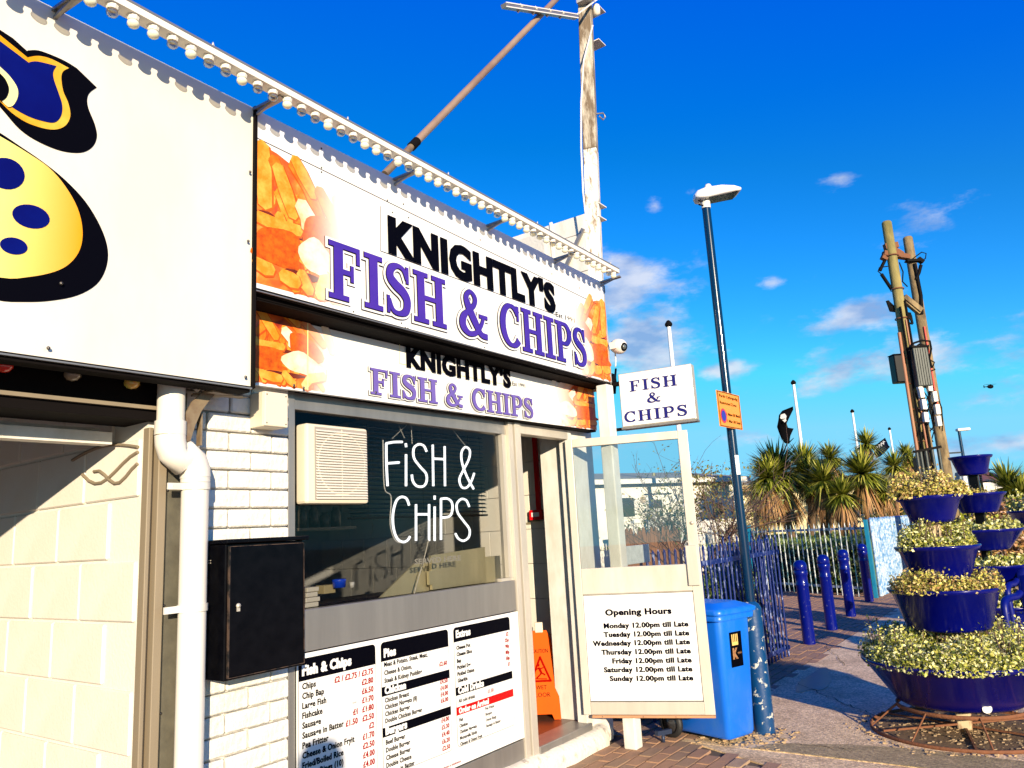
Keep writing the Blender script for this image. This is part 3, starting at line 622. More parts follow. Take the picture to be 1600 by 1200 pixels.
# ---------------------------------------------------------------- bulb rail
rail=thing('bulb_rail','long white rail of round fairground bulbs standing off the top of the fascia signs','light',(3,-.42,3.45))
RY=-.435
def rz(x): return 3.490-.0155*(x-1.95)
b=MB()
def rbeam(mb,y0,y1,dz0,dz1,xa=-2.5,xb=5.12):
    mb.add([(xa,y0,rz(xa)+dz0),(xb,y0,rz(xb)+dz0),(xb,y0,rz(xb)+dz1),(xa,y0,rz(xa)+dz1),(xa,y1,rz(xa)+dz0),(xb,y1,rz(xb)+dz0),(xb,y1,rz(xb)+dz1),(xa,y1,rz(xa)+dz1)],
           [(0,1,2,3),(7,6,5,4),(0,4,5,1),(3,2,6,7),(0,3,7,4),(1,5,6,2)])
rbeam(b,RY-.030,RY+.030,-.012,.016); b.build('channel',M_pvc,rail)
b=MB(); rbeam(b,RY-.032,RY+.0,.017,.026); b.build('channel_lid',M_alud,rail)
BL=bmesh.new(); bmesh.ops.create_uvsphere(BL,u_segments=12,v_segments=8,radius=.0225)
for v_ in BL.verts: v_.co.z*=.8
for f_ in BL.faces: f_.smooth=True
bulbs=[]
for i,m in enumerate((M_clear,M_warmglass)):
    me=bpy.data.meshes.new('bulb'); BL.to_mesh(me); me.materials.append(m); bulbs.append(me)
BL.free()
q=bmesh.new(); bmesh.ops.create_cone(q,segments=10,radius1=.020,radius2=.024,depth=.02,cap_ends=True); cme=bpy.data.meshes.new('bulb_holder'); q.to_mesh(cme); q.free(); cme.materials.append(M_pvc)
ri=WM[rail.name].inverted(); x=.6; k=0
while x<5.1:
    h=bpy.data.objects.new('bulb_holder',cme); COL.objects.link(h); h.parent=rail; h.location=ri@Vector((x,RY,rz(x)-.020))
    o=bpy.data.objects.new('bulb',bulbs[1 if (k%3==0 or random.random()<.3) else 0]); COL.objects.link(o); o.parent=rail; o.location=ri@Vector((x,RY,rz(x)-.042)); x+=.0785; k+=1
for px,py in [(85,5),(397,150),(615,262),(760,335),(865,390),(937,430)]:
    xx=hx(px,py,UY)[0]; b=MB(); z_=topz(xx)
    b.beam((xx,-.2,z_-.012),(xx+.03,RY,rz(xx)-.015),.035,.012); b.beam((xx,-.235,z_-.045),(xx+.02,RY+.04,rz(xx)-.02),.012,.012); b.build('bracket',M_alud,rail)
b=MB()
for xx in (1.62,2.35,3.1,4.0,4.6,5.0): b.tube([(xx,RY-.02,rz(xx)+.02),(xx+.005,RY-.02,rz(xx)+.045),(xx+.02,RY-.01,rz(xx)+.024)],.004,5)
b.build('cable_clip',M_pvc,rail)
# ================================================================== shutter bay at the left
bay=thing('shutter_bay','open roller shutter bay with cream block side wall under the mascot fascia','building',(1.0,0,0))
b=MB(); b.box(1.648,1.80,-.02,5.0,0,3.3); b.build('wall',M_creamj,bay)
bi=WM[bay.name].inverted()
q=bmesh.new(); bmesh.ops.create_cube(q,size=1)
for v_ in q.verts: v_.co.x*=.03; v_.co.y*=.432; v_.co.z*=.232
bmesh.ops.bevel(q,geom=list(q.edges),offset=.006,segments=1,affect='EDGES'); bme=bpy.data.meshes.new('block'); q.to_mesh(bme); q.free(); bme.materials.append(M_cream)
for r_ in range(12):
    z_=.02+.244*r_ -.0
    for c_ in range(6):
        y=.235+c_*.444-(.0 if r_%2 else .222)
        if y<.22: continue
        o=bpy.data.objects.new('block',bme); COL.objects.link(o); o.parent=bay; o.location=bi@Vector((1.652+random.uniform(-.002,.002),y,z_+.12))
b=MB(); b.box(-4,1.64,4.8,5.0,0,3.3); b.build('rear_wall',M_floor,bay)
b=MB(); b.box(-4,1.63,.0,4.8,0,.03); b.build('floor',M_floor,bay)
b=MB(); b.box(-4,1.66,.03,4.8,2.5,2.6); b.build('ceiling',M_dark,bay)
b=MB(); b.box(-4,1.70,-.06,.16,2.03,2.60); b.build('shutter_box',M_dark,bay)
b=MB(); b.box(-4,1.60,.165,.235,1.955,2.005); b.box(-4,1.58,.236,.30,1.99,2.03); b.build('shutter_bottom_bar',M_white,bay)
b=MB(); b.box(-4,1.68,-.08,-.061,2.07,2.085); b.build('lamp_strip',M_beige,bay)
M_redg=mat('red lamp lens',(.75,.02,.01),.15,coat=1); M_ambg=mat('amber lamp lens',(.85,.35,.05),.12,coat=1,var=(.6,.7,.15),scale=40,amt=1); M_clrg=mat('clear lamp lens',(.30,.24,.16),.1,coat=1)
for px,py,m,nm in ((6,571,M_redg,'red'),(113,585,M_clrg,'clear'),(206,598,M_ambg,'amber')):
    x,z=hx(px,py,-.1); t=thing('soffit_lamp','small round '+{'red':'red lamp under the mascot fascia','clear':'unlit clear lamp between the red and amber ones under the mascot fascia','amber':'amber and green lamp under the mascot fascia nearest the drainpipe'}[nm],'lamp',(x,-.1,z),0,'lamps under the fascia soffit')
    b=MB(); b.lathe([(.026,.012),(.030,.0),(.028,-.010),(.018,-.022),(.0001,-.026)],(x,-.1,z),14); b.build('lens',m,t); b=MB(); b.lathe([(.0001,.03),(.033,.03),(.033,.010),(.026,.010)],(x,-.1,z),14); b.build('rim',M_dark,t)
def tb(name,pts,r,m,parent=None,label=None,cat=None,n=8,world=True):
    o=MB().tube(pts,r,n).build(name,m,parent,world=world)
    if label: tag(o,label,cat)
    return o
cab_=[]
for k in range(3):
    p=[]
    for i in range(9):
        t_=i/8; p.append((1.632,.02+t_*(.55-.1*k),1.93-.05*k+.035*math.sin(3.1*t_*(1+k*.5)+k)-.05*math.sin(math.pi*t_)*(k==1)))
    cab_.append(p)
b=MB(); [b.tube(p,.007,6) for p in cab_]; tag(b.build('loose_cables',M_beige),'loose grey cables looping along the top of the cream block wall by the shutter guide','cable')
# shutter guide and galvanised post
guide=thing('shutter_guide','beige steel roller shutter guide beside the drainpipe','shutter guide',(1.66,0,0))
b=MB(); b.box(1.630,1.6475,-.065,-.0215,.02,2.0); b.box(1.668,1.704,-.075,-.0215,.02,2.005); b.box(1.648,1.668,-.04,-.0215,.02,2.0); b.build('channel',M_beige,guide,bevel=.003)
b=MB(); b.box(1.706,1.80,-.050,-.0215,.02,2.16); b.box(1.7045,1.7145,-.058,-.050,.02,2.16); b.build('galvanised_plate',M_galv,guide,bevel=.002)
b=MB()
for z_ in (.5,.9,1.3,1.75): b.lathe([(.0001,.004),(.005,.003),(.006,0)],(1.722,-.051,z_),6,ax=(0,-1,0))
b.build('rivets',M_screw,guide)
# drainpipe
pipe=thing('drainpipe','white plastic drainpipe with a double bend clipped between the shutter guide and the brick pier','drainpipe',(1.87,-.1,0))
PYp=-.135; r_=.053
xt,zt_=hx(268,612,PYp); xe1,ze1=hx(268,688,PYp); xe2,ze2=hx(304,735,PYp); 
xl=hx(304,800,PYp)[0]; 
b=MB(); b.tube([(xt,PYp,2.3),(xt,PYp,ze1)],r_,20); b.build('pipe',M_pvc,pipe)
mid=[(xt,PYp,ze1+.02),(xt+.002,PYp,ze1-.01),(xt+.015,PYp,ze1-.05),(xt+.04,PYp,ze1-.078),(xl-.04,PYp,ze2+.062),(xl-.015,PYp,ze2+.035),(xl-.002,PYp,ze2+.0),(xl,PYp,ze2-.03)]
b=MB(); b.tube(mid,r_+.006,20); b.build('elbow',M_pvc,pipe)
b=MB(); b.tube([(xl,PYp,ze2-.01),(xl,PYp,.1)],r_,20); b.build('pipe',M_pvc,pipe)
b=MB(); b.tube([(xt,PYp,ze1+.075),(xt,PYp,ze1+.02)],r_+.007,20); b.tube([(xl,PYp,ze2-.0),(xl,PYp,ze2-.05)],r_+.004,20); b.build('collar',M_pvc,pipe)
for px,py in ((285,760),(280,952)):
    z_=hx(px,py,PYp)[1]; b=MB(); b.tube([(xl,PYp,z_+.014),(xl,PYp,z_-.014)],r_+.005,20); b.box(xl-.12,xl-.03,PYp-.005,PYp+.002,z_-.013,z_+.013); b.lathe([(.0001,.004),(.006,0)],(xl-.10,PYp-.004,z_),8,ax=(0,-1,0)); b.build('clip',M_white,pipe)
# bracket arm with gusset under the fascia
br=thing('fascia_bracket','rusty steel gusset bracket holding up the corner of the mascot fascia above the drainpipe','bracket',(1.9,-.1,2.0))
M_brk=mat('painted bracket',(.30,.23,.14),.5,.2,var=(.15,.08,.04),scale=12,amt=.8)
b=MB(); px=[(292,690),(291,645),(300,628),(318,612),(335,600),(347,608),(330,622),(315,642),(305,665),(298,688)]
P_=[(hx(x,y,-.16)[0],-.16,hx(x,y,-.16)[1]) for x,y in px]; b.prism(P_[::-1],(0,.008,0)); b.build('gusset',M_brk,br)
b=MB(); b.beam((1.80,-.20,2.145),(2.02,-.13,2.155),.05,.008); b.beam((1.79,-.10,2.145),(1.98,-.17,2.15),.045,.008); b.beam((1.815,-.12,1.93),(1.815,-.12,2.14),.03,.008,(1,0,0)); b.build('bracket_plate',M_brk,br)
b=MB()
for p in ((306,608),(337,611)): 
    x,z=hx(*p,-.16); b.lathe([(.0001,.012),(.010,.010),(.012,0)],(x,-.165,z),8,ax=(0,-.8,-.6))
b.build('bolts',M_alu,br)
# electrics boxes on the pier
eb=thing('junction_box','small cream plastic junction box high on the brick pier under the signs','junction box',(2.2,-.08,2.1))
b=MB(); b.box(2.115,2.245,-.135,-.037,2.035,2.195); b.build('box',M_creamp,eb,bevel=.006)
b=MB(); b.box(2.1155,2.2445,-.146,-.136,2.036,2.194); b.build('lid',M_creamp,eb,bevel=.005)
b=MB()
for x in (2.128,2.232):
    for z in (2.05,2.18): b.lathe([(.0001,.002),(.004,0)],(x,-.1465,z),6,ax=(0,-1,0))
b.build('screws',M_screw,eb)
cb=thing('meter_cabinet','glossy black steel meter cabinet with a small keyhole mounted on the white brick pier','cabinet',(2.1,-.037,1.27))
X0,X1,Yf,Z0,Z1=1.885,2.275,-.225,.995,1.525
b=MB(); b.box(X0,X1,Yf+.015,-.037,Z0,Z1); b.build('casing',M_blackp,cb,bevel=.004)
b=MB(); b.box(X0-.012,X1+.014,Yf-.012,-.037,Z1+.001,Z1+.018); b.build('lid',M_blackp,cb,bevel=.004)
b=MB(); b.box(X0+.012,X1-.008,Yf,Yf+.0145,Z0+.012,Z1-.012); b.build('door',M_blackp,cb,bevel=.004)
b=MB()
for a in ((X0+.010,X0+.0125,Yf-.0012,Yf+.012,Z0+.01,Z1-.01),(X1-.009,X1-.0065,Yf-.0012,Yf+.012,Z0+.01,Z1-.01),(X0+.013,X1-.009,Yf-.0012,Yf+.012,Z1-.013,Z1-.0105),(X0+.013,X1-.009,Yf-.0012,Yf+.012,Z0+.010,Z0+.0125)): b.box(*a)
b.build('door_edge',mat('worn edge',(.16,.10,.07),.5,.5,var=(.02,.02,.02),scale=18,amt=1,thr=(.45,.6)),cb)
b=MB(); xk,zk=hx(372,948,Yf); b.box(xk-.007,xk+.007,Yf-.004,Yf-.0001,zk-.018,zk+.004); b.lathe([(.0001,.008),(.009,.006),(.010,0)],(xk,Yf-.001,zk+.004),12,ax=(0,-1,0)); b.build('lock',M_alu,cb)
b=MB(); [b.box(X0-.0012,X0,-.10-.012*i,-.094-.012*i,1.46-.01*j,1.464-.01*j) for i in range(2) for j in range(2)]; b.build('vent_holes',M_alu,cb)
# ---------------------------------------------------------------- menu board
mb_=thing('menu_board','large white menu board with prices for fish, pies, chicken, burgers and extras below the window','menu board',(3.25,-.03,.25))
MY=-.030
b=MB(); b.box(2.386,4.131,MY,-.0225,.256,1.012); b.build('board',M_panelw,mb_)
def rounded(mb,x0,x1,z0,z1,r,Y,tl=True,tr=True,bl=True,brr=True,n=5):
    P_=[]
    for (cx,cz,a0,on) in ((x1-r,z1-r,0,tr),(x0+r,z1-r,90,tl),(x0+r,z0+r,180,bl),(x1-r,z0+r,270,brr)):
        if on:
            for k in range(n+1): a=R_(a0+90*k/n); P_.append((cx+r*math.cos(a),Y,cz+r*math.sin(a)))
        else: P_.append((x1 if a0 in(0,270) else x0,Y,z1 if a0 in(0,90) else z0))
    mb.add(P_,[tuple(range(len(P_)))])
def outline(mbk,mbw,x0,x1,z0,z1,r,Y,t=.0022):
    rounded(mbk,x0,x1,z0,z1,r,Y); rounded(mbw,x0+t,x1-t,z0+t,z1-t,r-t,Y-.0004)
def zz(px,py): return hx(px,py,MY)[1]
def xx_(px,py): return hx(px,py,MY)[0]
ink=MB(); redi=MB(); barb=MB(); barr=MB(); whit=MB(); wtx=MB()
cols=[(xx_(451,1060),xx_(586,1010)),(xx_(596,1080),xx_(702,1050)),(xx_(708.5,1000),xx_(796,975))]
print('cols',cols)
ztop=[zz(590,1010),zz(690,982),zz(795,962)]; ZT_=sum(ztop)/3; print('ztops',ztop)
cols=[(2.372+.02,cols[0][1]),cols[1],cols[2]]
botz=[.275,zz(700,1175),zz(798,1135)]; print('bot',botz)
colY=MY-.001; WF=.86
botz[1]=max(botz[1],.30)
for (a,c),bz in zip(cols,botz): outline(barb,whit,a,c,bz,ZT_,.022,colY)
TY=MY-.0028
def bar(mbx,ci,z0,z1,top=False): a,c=cols[ci]; rounded(mbx,a+.0004,c-.0004,z0,z1,.021 if top else .001,MY-.0020,tl=top,tr=top,bl=False,brr=False)
def head(ci,txt,z0,h): put_text(wtx,txt,cols[ci][0]+.02,z0,h,bold=.045,y=TY-.0004,res=2)
zc=[zz(452,1069)]; 
h1=zz(452,1040)-zz(452,1069)
hb0=zz(585,1038); bar(barb,0,hb0,ZT_-.0002,True); head(0,'Fish & Chips',hb0+.024,.045)
# column 1
za=zz(457,1081); ze=zz(457,1175); st_=(za-ze)/6; print('rows',za,ze,st_)
ca,cc__=cols[0]; pad=.022; H1=.0275; 
rows=['Chips','Chip Bap','Large Fish','Fishcake','Sausage','Sausage in Batter','Pea Fritter','Cheese & Onion Fryit','Fried/Boiled Rice','Onion Rings (10)','Nuggets (8)']
pr=['£2 / £2.75 / £3.75','£2.80','£6.50','£1.70','£1.80','£2.50','£2','£1.70','£2.50','£4.00','£4.00']
zp0=zz(583,1052); print('price',zp0-za); PDZ=zp0-za; pst=(zz(583,1052)-zz(583,1150.5))/(6)  # prices sit slightly higher
for i,(t_,p_) in enumerate(zip(rows,pr)):
    z=za-st_*i; 
    if z<.29: break
    put_text(ink,t_,ca+.02,z,H1,bold=.03,y=TY,res=2,width=.245 if i==5 else None); put_text(redi,p_,cc__-.02,z+PDZ,H1,bold=.03,align='R',y=TY,res=2)
    if i in (4,5): put_text(redi,('£1','£1.50')[i-4],cc__-.128,z+PDZ,H1,bold=.03,align='R',y=TY,res=2); put_text(ink,'Small',cc__-.135,z+.046,.011,align='R',y=TY,res=1); put_text(ink,'Large',cc__-.04,z+.046,.011,align='R',y=TY,res=1)
# column 2
c0,c1=cols[1]
def zcol(ci,py_l,px_l): return zz(px_l,py_l)
def at2(px,py): return zz(px,py)
sc_=lambda z: z
bz=at2(597,1034); bar(barb,1,bz,ZT_-.0002,True); head(1,'Pies',bz+.02,.042)
def row(ci,px,py,t_,p_=None,h=.023,right=None,bold=.03):
    z=zz(px,py); put_text(ink,t_,cols[ci][0]+.02,z,h,bold=bold,y=TY,res=2)
    if p_: put_text(redi,p_,cols[ci][1]-.02 if right is None else right,z+.012,h,align='R',bold=bold,y=TY,res=2)
H2=.0235
row(1,600,1042,'Meat & Potato, Steak, Meat,'); row(1,600,1055,'Cheese & Onion,'); row(1,600,1067.5,'Steak & Kidney Pudding','£2.60')
bar(barb,1,at2(597,1089),at2(597,1074)); head(1,'Chicken',at2(597,1089)+.010,.036)
for i,(t_,p_) in enumerate((('Chicken Breast','£4.50'),('Chicken Nuggets (8)','£4.00'),('Chicken Burger','£4.00'),('Double Chicken Burger','£6.00'))): row(1,601,1098+i*10.8,t_,p_,h=.0225)
bar(barb,1,at2(598,1153),at2(598,1138)); head(1,'Burgers',at2(598,1153)+.010,.038)
for i,(t_,p_) in enumerate((('Beef Burger','£4.00'),('Double Burger','£5.30'),('Cheese Burger','£4.40'),('Double Cheese','£6.20'),('Sausage in Batter','£2.50'))): row(1,602,1164+i*12.2,t_,p_)
# column 3
bar(barb,2,at2(709,1004),ZT_-.0002,True); head(2,'Extras',at2(709,1004)+.024,.040)
for i,(t_,p_) in enumerate((('Cheese Pot','£2'),('Cheese Slice','25p'),('Bap','90p'),('Pickled Egg','80p'),('Pickled Onion','50p'),('Gherkin','£1'))): row(2,712,1015.5+i*10.4,t_,p_,h=.021,bold=.035)
bar(barb,2,at2(711,1088),at2(711,1075)); head(2,'Cold Drinks',at2(711,1088)+.008,.036)
z=zz(714,1099); put_text(ink,'All cold drinks',cols[2][0]+.02,z,.020,bold=.025,y=TY); put_text(redi,'£1.50',cols[2][0]+.29,z,.021,bold=.02,y=TY)
bar(barr,2,at2(712,1119),at2(712,1106)); head(2,'Order on Arrival',at2(712,1119)+.008,.030)
for i,t_ in enumerate(('Fish','Chicken','Chicken Nuggets','Mozzarella Sticks','Cheese & Onion Fryit')): row(2,716,1128+i*9.6,t_,h=.0175,bold=.03)
for i,t_ in enumerate(('Pea Fritter','Burgers','Onion Rings','Sausage in Batter')):
    put_text(ink,t_,cols[2][0]+.26,zz(716,1128)-(zz(716,1128)-zz(716,1137.6))*(i)+.012,.0165,bold=.02,y=TY)
put_text(redi,'Please ask a member of staff for advice on food allergies or intolerances',3.05,.272,.013,bold=.01,y=TY)
whit.build('panel_face',M_panelw,mb_); barb.build('heading_bar',M_black,mb_); barr.build('heading_bar',M_redbar,mb_,label='red heading bar'); WF=1.0; ink.build('menu_lettering',M_ink,mb_); redi.build('price_lettering',M_red,mb_); wtx.build('heading_lettering',M_panelw,mb_)
# ---------------------------------------------------------------- things at the window
vf=thing('extractor_fan','cream louvred extractor fan set in the left of the window','extractor fan',(2.62,-.01,1.7))
b=MB(); b.box(2.415,2.82,-.065,.018,1.695,2.085); b.build('housing',M_creamp,vf,bevel=.014)
for i in range(26):
    z=1.722+i*.0132
    b=MB(); b.obox((2.638,-.071,z),(.165,0,0),(0,.0045,.0035),(0,-.0008,.0012)); b.build('louvre',M_pvc,vf)
M_gr=mat('dusty louvre back',(.34,.30,.26),.6)
b=MB(); b.box(2.465,2.81,-.0665,-.0652,1.713,2.07); b.build('grille_back',M_gr,vf)
b=MB(); b.lathe([(.158,.0),(.150,.002)],(2.638,-.0668,1.893),36,ax=(0,-1,0)); b.box(2.636,2.640,-.0695,-.0668,1.72,2.065); b.build('fan_ring',M_creamp,vf)
# neon style sign
ns=thing('neon_sign','white tube lettering reading FISH & CHIPS hanging behind the shop window','neon sign',(3.4,.06,1.45))
M_neon=mat('white tube',(.9,.9,.9),.3,emit=((1,1,.97),1.1)); M_acr=glassmat('clear acrylic',(.93,.95,.95),.8,.02)
NYn=.07
def nz_(pts,name='tube_letter',r=.0075,sm=True):
    P_=smooth(pts,5) if sm and len(pts)>2 else pts
    w=[(hx(440+x/3.3333,620+y/3.3333,NYn)[0],NYn,hx(440+x/3.3333,620+y/3.3333,NYn)[1]) for x,y in P_]
    return w
letters=[[[(552,465),(546,350),(545,243)],[(545,243),(585,236),(628,235)],[(548,347),(612,342)]],[[(648,300),(648,465)],[(646,242),(649,262)]],[[(755,285),(740,255),(712,248),(688,270),(690,320),(722,365),(752,400),(755,440),(738,466),(705,465),(684,440),(678,405)]],
 [[(787,250),(790,465)],[(849,258),(851,465)],[(787,322),(850,325)]],[[(1000,480),(965,415),(940,345),(937,290),(957,262),(980,280),(975,325),(945,385),(926,430),(938,470),(965,472),(988,440),(1003,398)]],
 [[(664,565),(650,530),(622,522),(596,545),(580,610),(582,680),(600,735),(630,756),(655,748),(668,728)]],[[(700,560),(700,750)],[(768,560),(768,750)],[(700,612),(768,612)]],[[(797,572),(797,750)],[(797,515),(797,535)]],
 [[(830,532),(830,745)],[(830,532),(862,530),(885,548),(890,585),(875,622),(830,630)]],[[(977,572),(962,540),(935,533),(912,560),(918,605),(950,650),(978,690),(975,730),(948,750),(920,738),(905,712)]]]
for name_,ch in zip('FiSH&CHiPS',letters):
    b=MB()
    for st__ in ch: b.tube(nz_(st__),.0072,8)
    b.build('tube_letter',M_neon,ns,label='tube letter '+name_)
b=MB()
for pts in ([(528,225),(535,470),(570,520),(565,660),(590,745),(628,762)],): b.tube(nz_(pts),.0035,6)
b.build('backing_edge',M_pvc,ns)
b=MB()
for a,c in (((575,218),(662,137)),((640,215),(610,150)),((955,252),(880,158)),((675,150),(680,245))):
    b.tube(nz_([a,c],sm=False),.0028,5)
b.build('hanging_chain',M_alu,ns)
b=MB(); b.tube(nz_([(765,745),(740,850),(708,960),(690,1028)]),.0035,5); b.build('flex',M_creamp,ns)
sh=MB(); x1_,z1_=hx(648,882,.015); x2_,_=hx(720,872,.015); put_text(sh,'SERVED HERE',x1_,z1_,.030,width=x2_-x1_,bold=.03,y=.016)
o=sh.build('window_lettering',mat('frosted vinyl',(.16,.15,.12),.8)); tag(o,'faint SERVED HERE lettering stuck on the window glass above the steel counter','lettering')
# blind
bl=thing('venetian_blind','dark slatted venetian blind lowered over the top of the window behind the tube sign','blind',(3.4,.14,1.7))
M_sl=mat('sky reflection slat',(.004,.016,.035),.3,.2,coat=.2)  # blue of the reflected sky put into the slat colour
for i in range(20):
    z=2.14-i*.0255; b=MB(); b.obox((3.47,.14,z),(.60,0,0),(0,.010,.0055),(0,-.0004,.0006)); b.build('slat',M_sl,bl)
b=MB(); b.box(2.87,4.07,.125,.155,1.625,1.637); [b.tube([(x,.13,2.15),(x,.13,1.63)],.0012,4) for x in (3.0,3.45,3.9,4.02)]; b.build('bottom_rail',M_dark,bl)
# counter and kitchen
ct=thing('steel_counter','stainless steel counter end with a sloping side inside the window','counter',(3.6,.3,.2))
xa_,za_=hx(558,944,.25); xb_,zb__=hx(642,873,.25); xc_,_=hx(783,870,.25)
b=MB(); b.prism([(xa_,.20,za_-.05),(4.28,.20,za_-.05),(4.28,.20,1.36),(xb_-.02,.20,1.36)],(0,.012,0)); b.build('side_panel',M_steel,ct)
b=MB(); b.box(3.0,4.28,.213,.9,1.0,1.10); b.build('worktop',M_steel,ct)
b=MB(); x5,z5=hx(673,873,.16); b.prism([(x5,.155,1.20),(4.06,.155,1.20),(4.06,.155,1.425),(x5,.155,1.40)],(0,.02,0)); b.box(x5-.03,x5-.002,.15,.17,1.23,1.31); b.build('splash_guard',M_steel,ct)
kr=thing('fryer_range','dark frying range standing at the back of the shop','fryer',(3.4,1.6,.17))
b=MB(); b.box(2.3,3.6,1.5,2.2,.17,1.05); b.build('body',M_dark,kr); b=MB(); b.box(2.25,3.65,1.45,2.25,1.052,1.09); b.build('hob',M_steel,kr)
b=MB(); b.box(2.4,3.7,1.6,2.2,1.95,2.3); b.build('hood',M_alud,kr)
b=MB()
for i in range(5): b.lathe([(.0001,.02),(.03,.018),(.03,0)],(2.45+i*.26,1.495,.85),10,ax=(0,-1,0))
b.build('knobs',M_alu,kr)
shf=thing('wall_shelf','shelf of jars and cartons at the left inside the window','shelf',(2.6,.6,1.5))
b=MB(); b.box(2.42,3.3,.55,.75,1.585,1.60); b.box(2.40,3.0,.5,.7,1.22,1.235); b.build('board',M_beige,shf)
M_dj=mat('dark jar',(.06,.05,.045),.3,var=(.3,.25,.15),scale=20,amt=.6)
for i in range(10):
    x=2.46+i*.085; hgt=random.uniform(.07,.15); b=MB(); b.lathe([(.0001,0),(.03,0),(.031,hgt*.75),(.018,hgt*.85),(.02,hgt),(.0001,hgt)],(x,.65,1.601),12); o=b.build('jar',M_dj,shf)
# small things on the inside sill
def small(name,label,cat,px,py,Y,m,prof):
    p=hitp(px,py,1,Y); b=MB(); b.lathe(prof,(p.x,Y,p.z),18); return tag(b.build(name,m),label,cat)
M_tin=mat('blue tin',(.005,.05,.55),.25,coat=.5)
small('blue_tub','small blue tub with white rim inside the window near the cabinet','tub',530,918,.30,M_tin,[(.0001,0),(.034,0),(.038,.034),(.040,.044),(.034,.044),(.03,.02),(.0001,.018)])
small('white_pot','tiny white pot right of the blue tub inside the window','pot',550,918,.30,M_white,[(.0001,0),(.012,0),(.014,.03),(.0001,.03)])
p=hitp(512,924,1,.36); b=MB(); b.box(p.x-.05,p.x+.03,.33,.4,p.z-.01,p.z+.035); tag(b.build('food_carton',mat('carton card',(.45,.36,.18),.8),bevel=.003),'small tan carton behind the blue tub inside the window','carton')
b=MB(); b.box(2.93-.28,3.5,.22,.46,1.12,1.20); tag(b.build('dark_worktop',M_blackp,bevel=.004),'dark worktop just inside the window glass','worktop')
b=MB(); x6,z6=hx(475,952,.06)
for k in range(4): b.box(x6+.004*k,x6+.085+random.uniform(-.01,.01),.05,.17,1.206+.024*k,1.228+.024*k)
tag(b.build('folded_paper',mat('white wrapping paper',(.78,.70,.55),.8),bevel=.004),'stack of folded white wrapping paper on the sill by the cabinet','paper')
# ---------------------------------------------------------------- in the doorway
M_redp=mat('red paint',(.70,.004,.008),.35)
cp=thing('fire_call_point','red fire alarm call point with red trunking on the sunlit tiled wall','call point',(5.19,.4,1.6))
def hX(px,py,X=5.19): p=hitp(px,py,0,X); return p.y,p.z
y1,z1=hX(830,812); y2,z2=hX(849,796); b=MB(); b.box(5.155,5.196,y2+.0,y1-.005,z1-.005,z2); b.build('box',M_redp,cp,bevel=.004)
b=MB(); b.box(5.152,5.1545,y2+.02,y1-.03,z1+.02,z2-.02); b.build('label_plate',M_panelw,cp)
y3,z3=hX(841,735); b=MB(); b.box(5.17,5.196,y2+.02,y2+.055,z2+.001,2.45); b.build('trunking',M_redp,cp)
b=MB(); b.box(5.14,5.197,y2+.01,y1-.0,z1-.018,z1-.006); b.build('clear_guard',M_clear,cp)
# wet floor sign
wf=thing('wet_floor_sign','orange folding caution wet floor sign standing in the shop doorway','floor sign',(4.99,.40,.172),R_(-60))
M_or=mat('orange plastic',(.74,.10,.0005),.6,spec=.1,var=(.62,.07,.0005),scale=5,amt=.5)
def wfp(sgn,nm):
    b=MB(); tilt=.16*sgn
    def q(x,z): return (x,tilt*(1-z/.60)*-1,z)
    o_=[(-.135,0),(-.085,0),(-.07,.035),(.07,.035),(.085,0),(.135,0),(.128,.16),(.085,.53),(.055,.60),(-.055,.60),(-.085,.53),(-.128,.16)]
    P_=[q(x,z) for x,z in o_]; nrm=(0,.010,0)
    b.prism(P_[::-1],nrm); return b.build(nm,M_or,wf,world=False,bevel=.002)
wfp(1,'front_panel'); wfp(-1,'back_panel')
b=MB(); b.box(-.03,.03,-.012,.02,.585,.66); b.build('handle',M_creamp,wf,world=False,bevel=.006)
t=MB(); 
def wy(z): return -.16*(1-z/.60)-.0025
def wtext(mbx,s_,x,z,h,w):
    tmp=MB(); put_text(tmp,s_,x,z,h,width=w,bold=.0,align='C',y=0); mbx.add([(v[0],wy(v[2]),v[2]) for v in tmp.v],tmp.f)
wtext(t,'CAUTION',.0,.445,.028,.12); wtext(t,'WET',0,.20,.028,.08); wtext(t,'FLOOR',0,.15,.030,.13); t.build('lettering',M_ink,wf,world=False,label='lettering reading CAUTION WET FLOOR')
t=MB(); tri=[(0,.415),(-.072,.255),(.072,.255)]
for i in range(3):
    a=Vector(tri[i]);c=Vector(tri[(i+1)%3]); d=(c-a).normalized()*.006; a=a-d;c=c+d; n_=Vector((-(c-a).y,(c-a).x)).normalized()*.007
    t.add([(p.x,wy(p.y)-i*.0003,p.y) for p in (a+n_,c+n_,c-n_,a-n_)],[(0,1,2,3)])
for (p0,p1,w) in (((-.012,.345),(.008,.305),.016),((.006,.31),(.034,.295),.010),((.004,.305),(-.03,.275),.010),((-.012,.345),(-.034,.33),.008),((-.005,.335),(.022,.345),.008),((-.05,.272),(.045,.268),.006)):
    a=Vector(p0);c=Vector(p1);n_=Vector((-(c-a).y,(c-a).x)).normalized()*w/2
    t.add([(p.x,wy(p.y)-.0012,p.y) for p in (a+n_,c+n_,c-n_,a-n_)],[(0,1,2,3)])
t.add([(-.016+.011*math.cos(k*.6283),wy(.362)-.0015,.362+.011*math.sin(k*.6283)) for k in range(10)],[tuple(range(10))])
t.build('warning_symbol',mat('red print',(.30,.004,.002),.9,spec=0),wf,world=False)
# ---------------------------------------------------------------- open door leaf
ANG=21.0
leaf=thing('open_shop_door','open white framed glass shop door folded outward with the opening hours panel','door',(4.88,-.03,0),R_(-90+ANG))
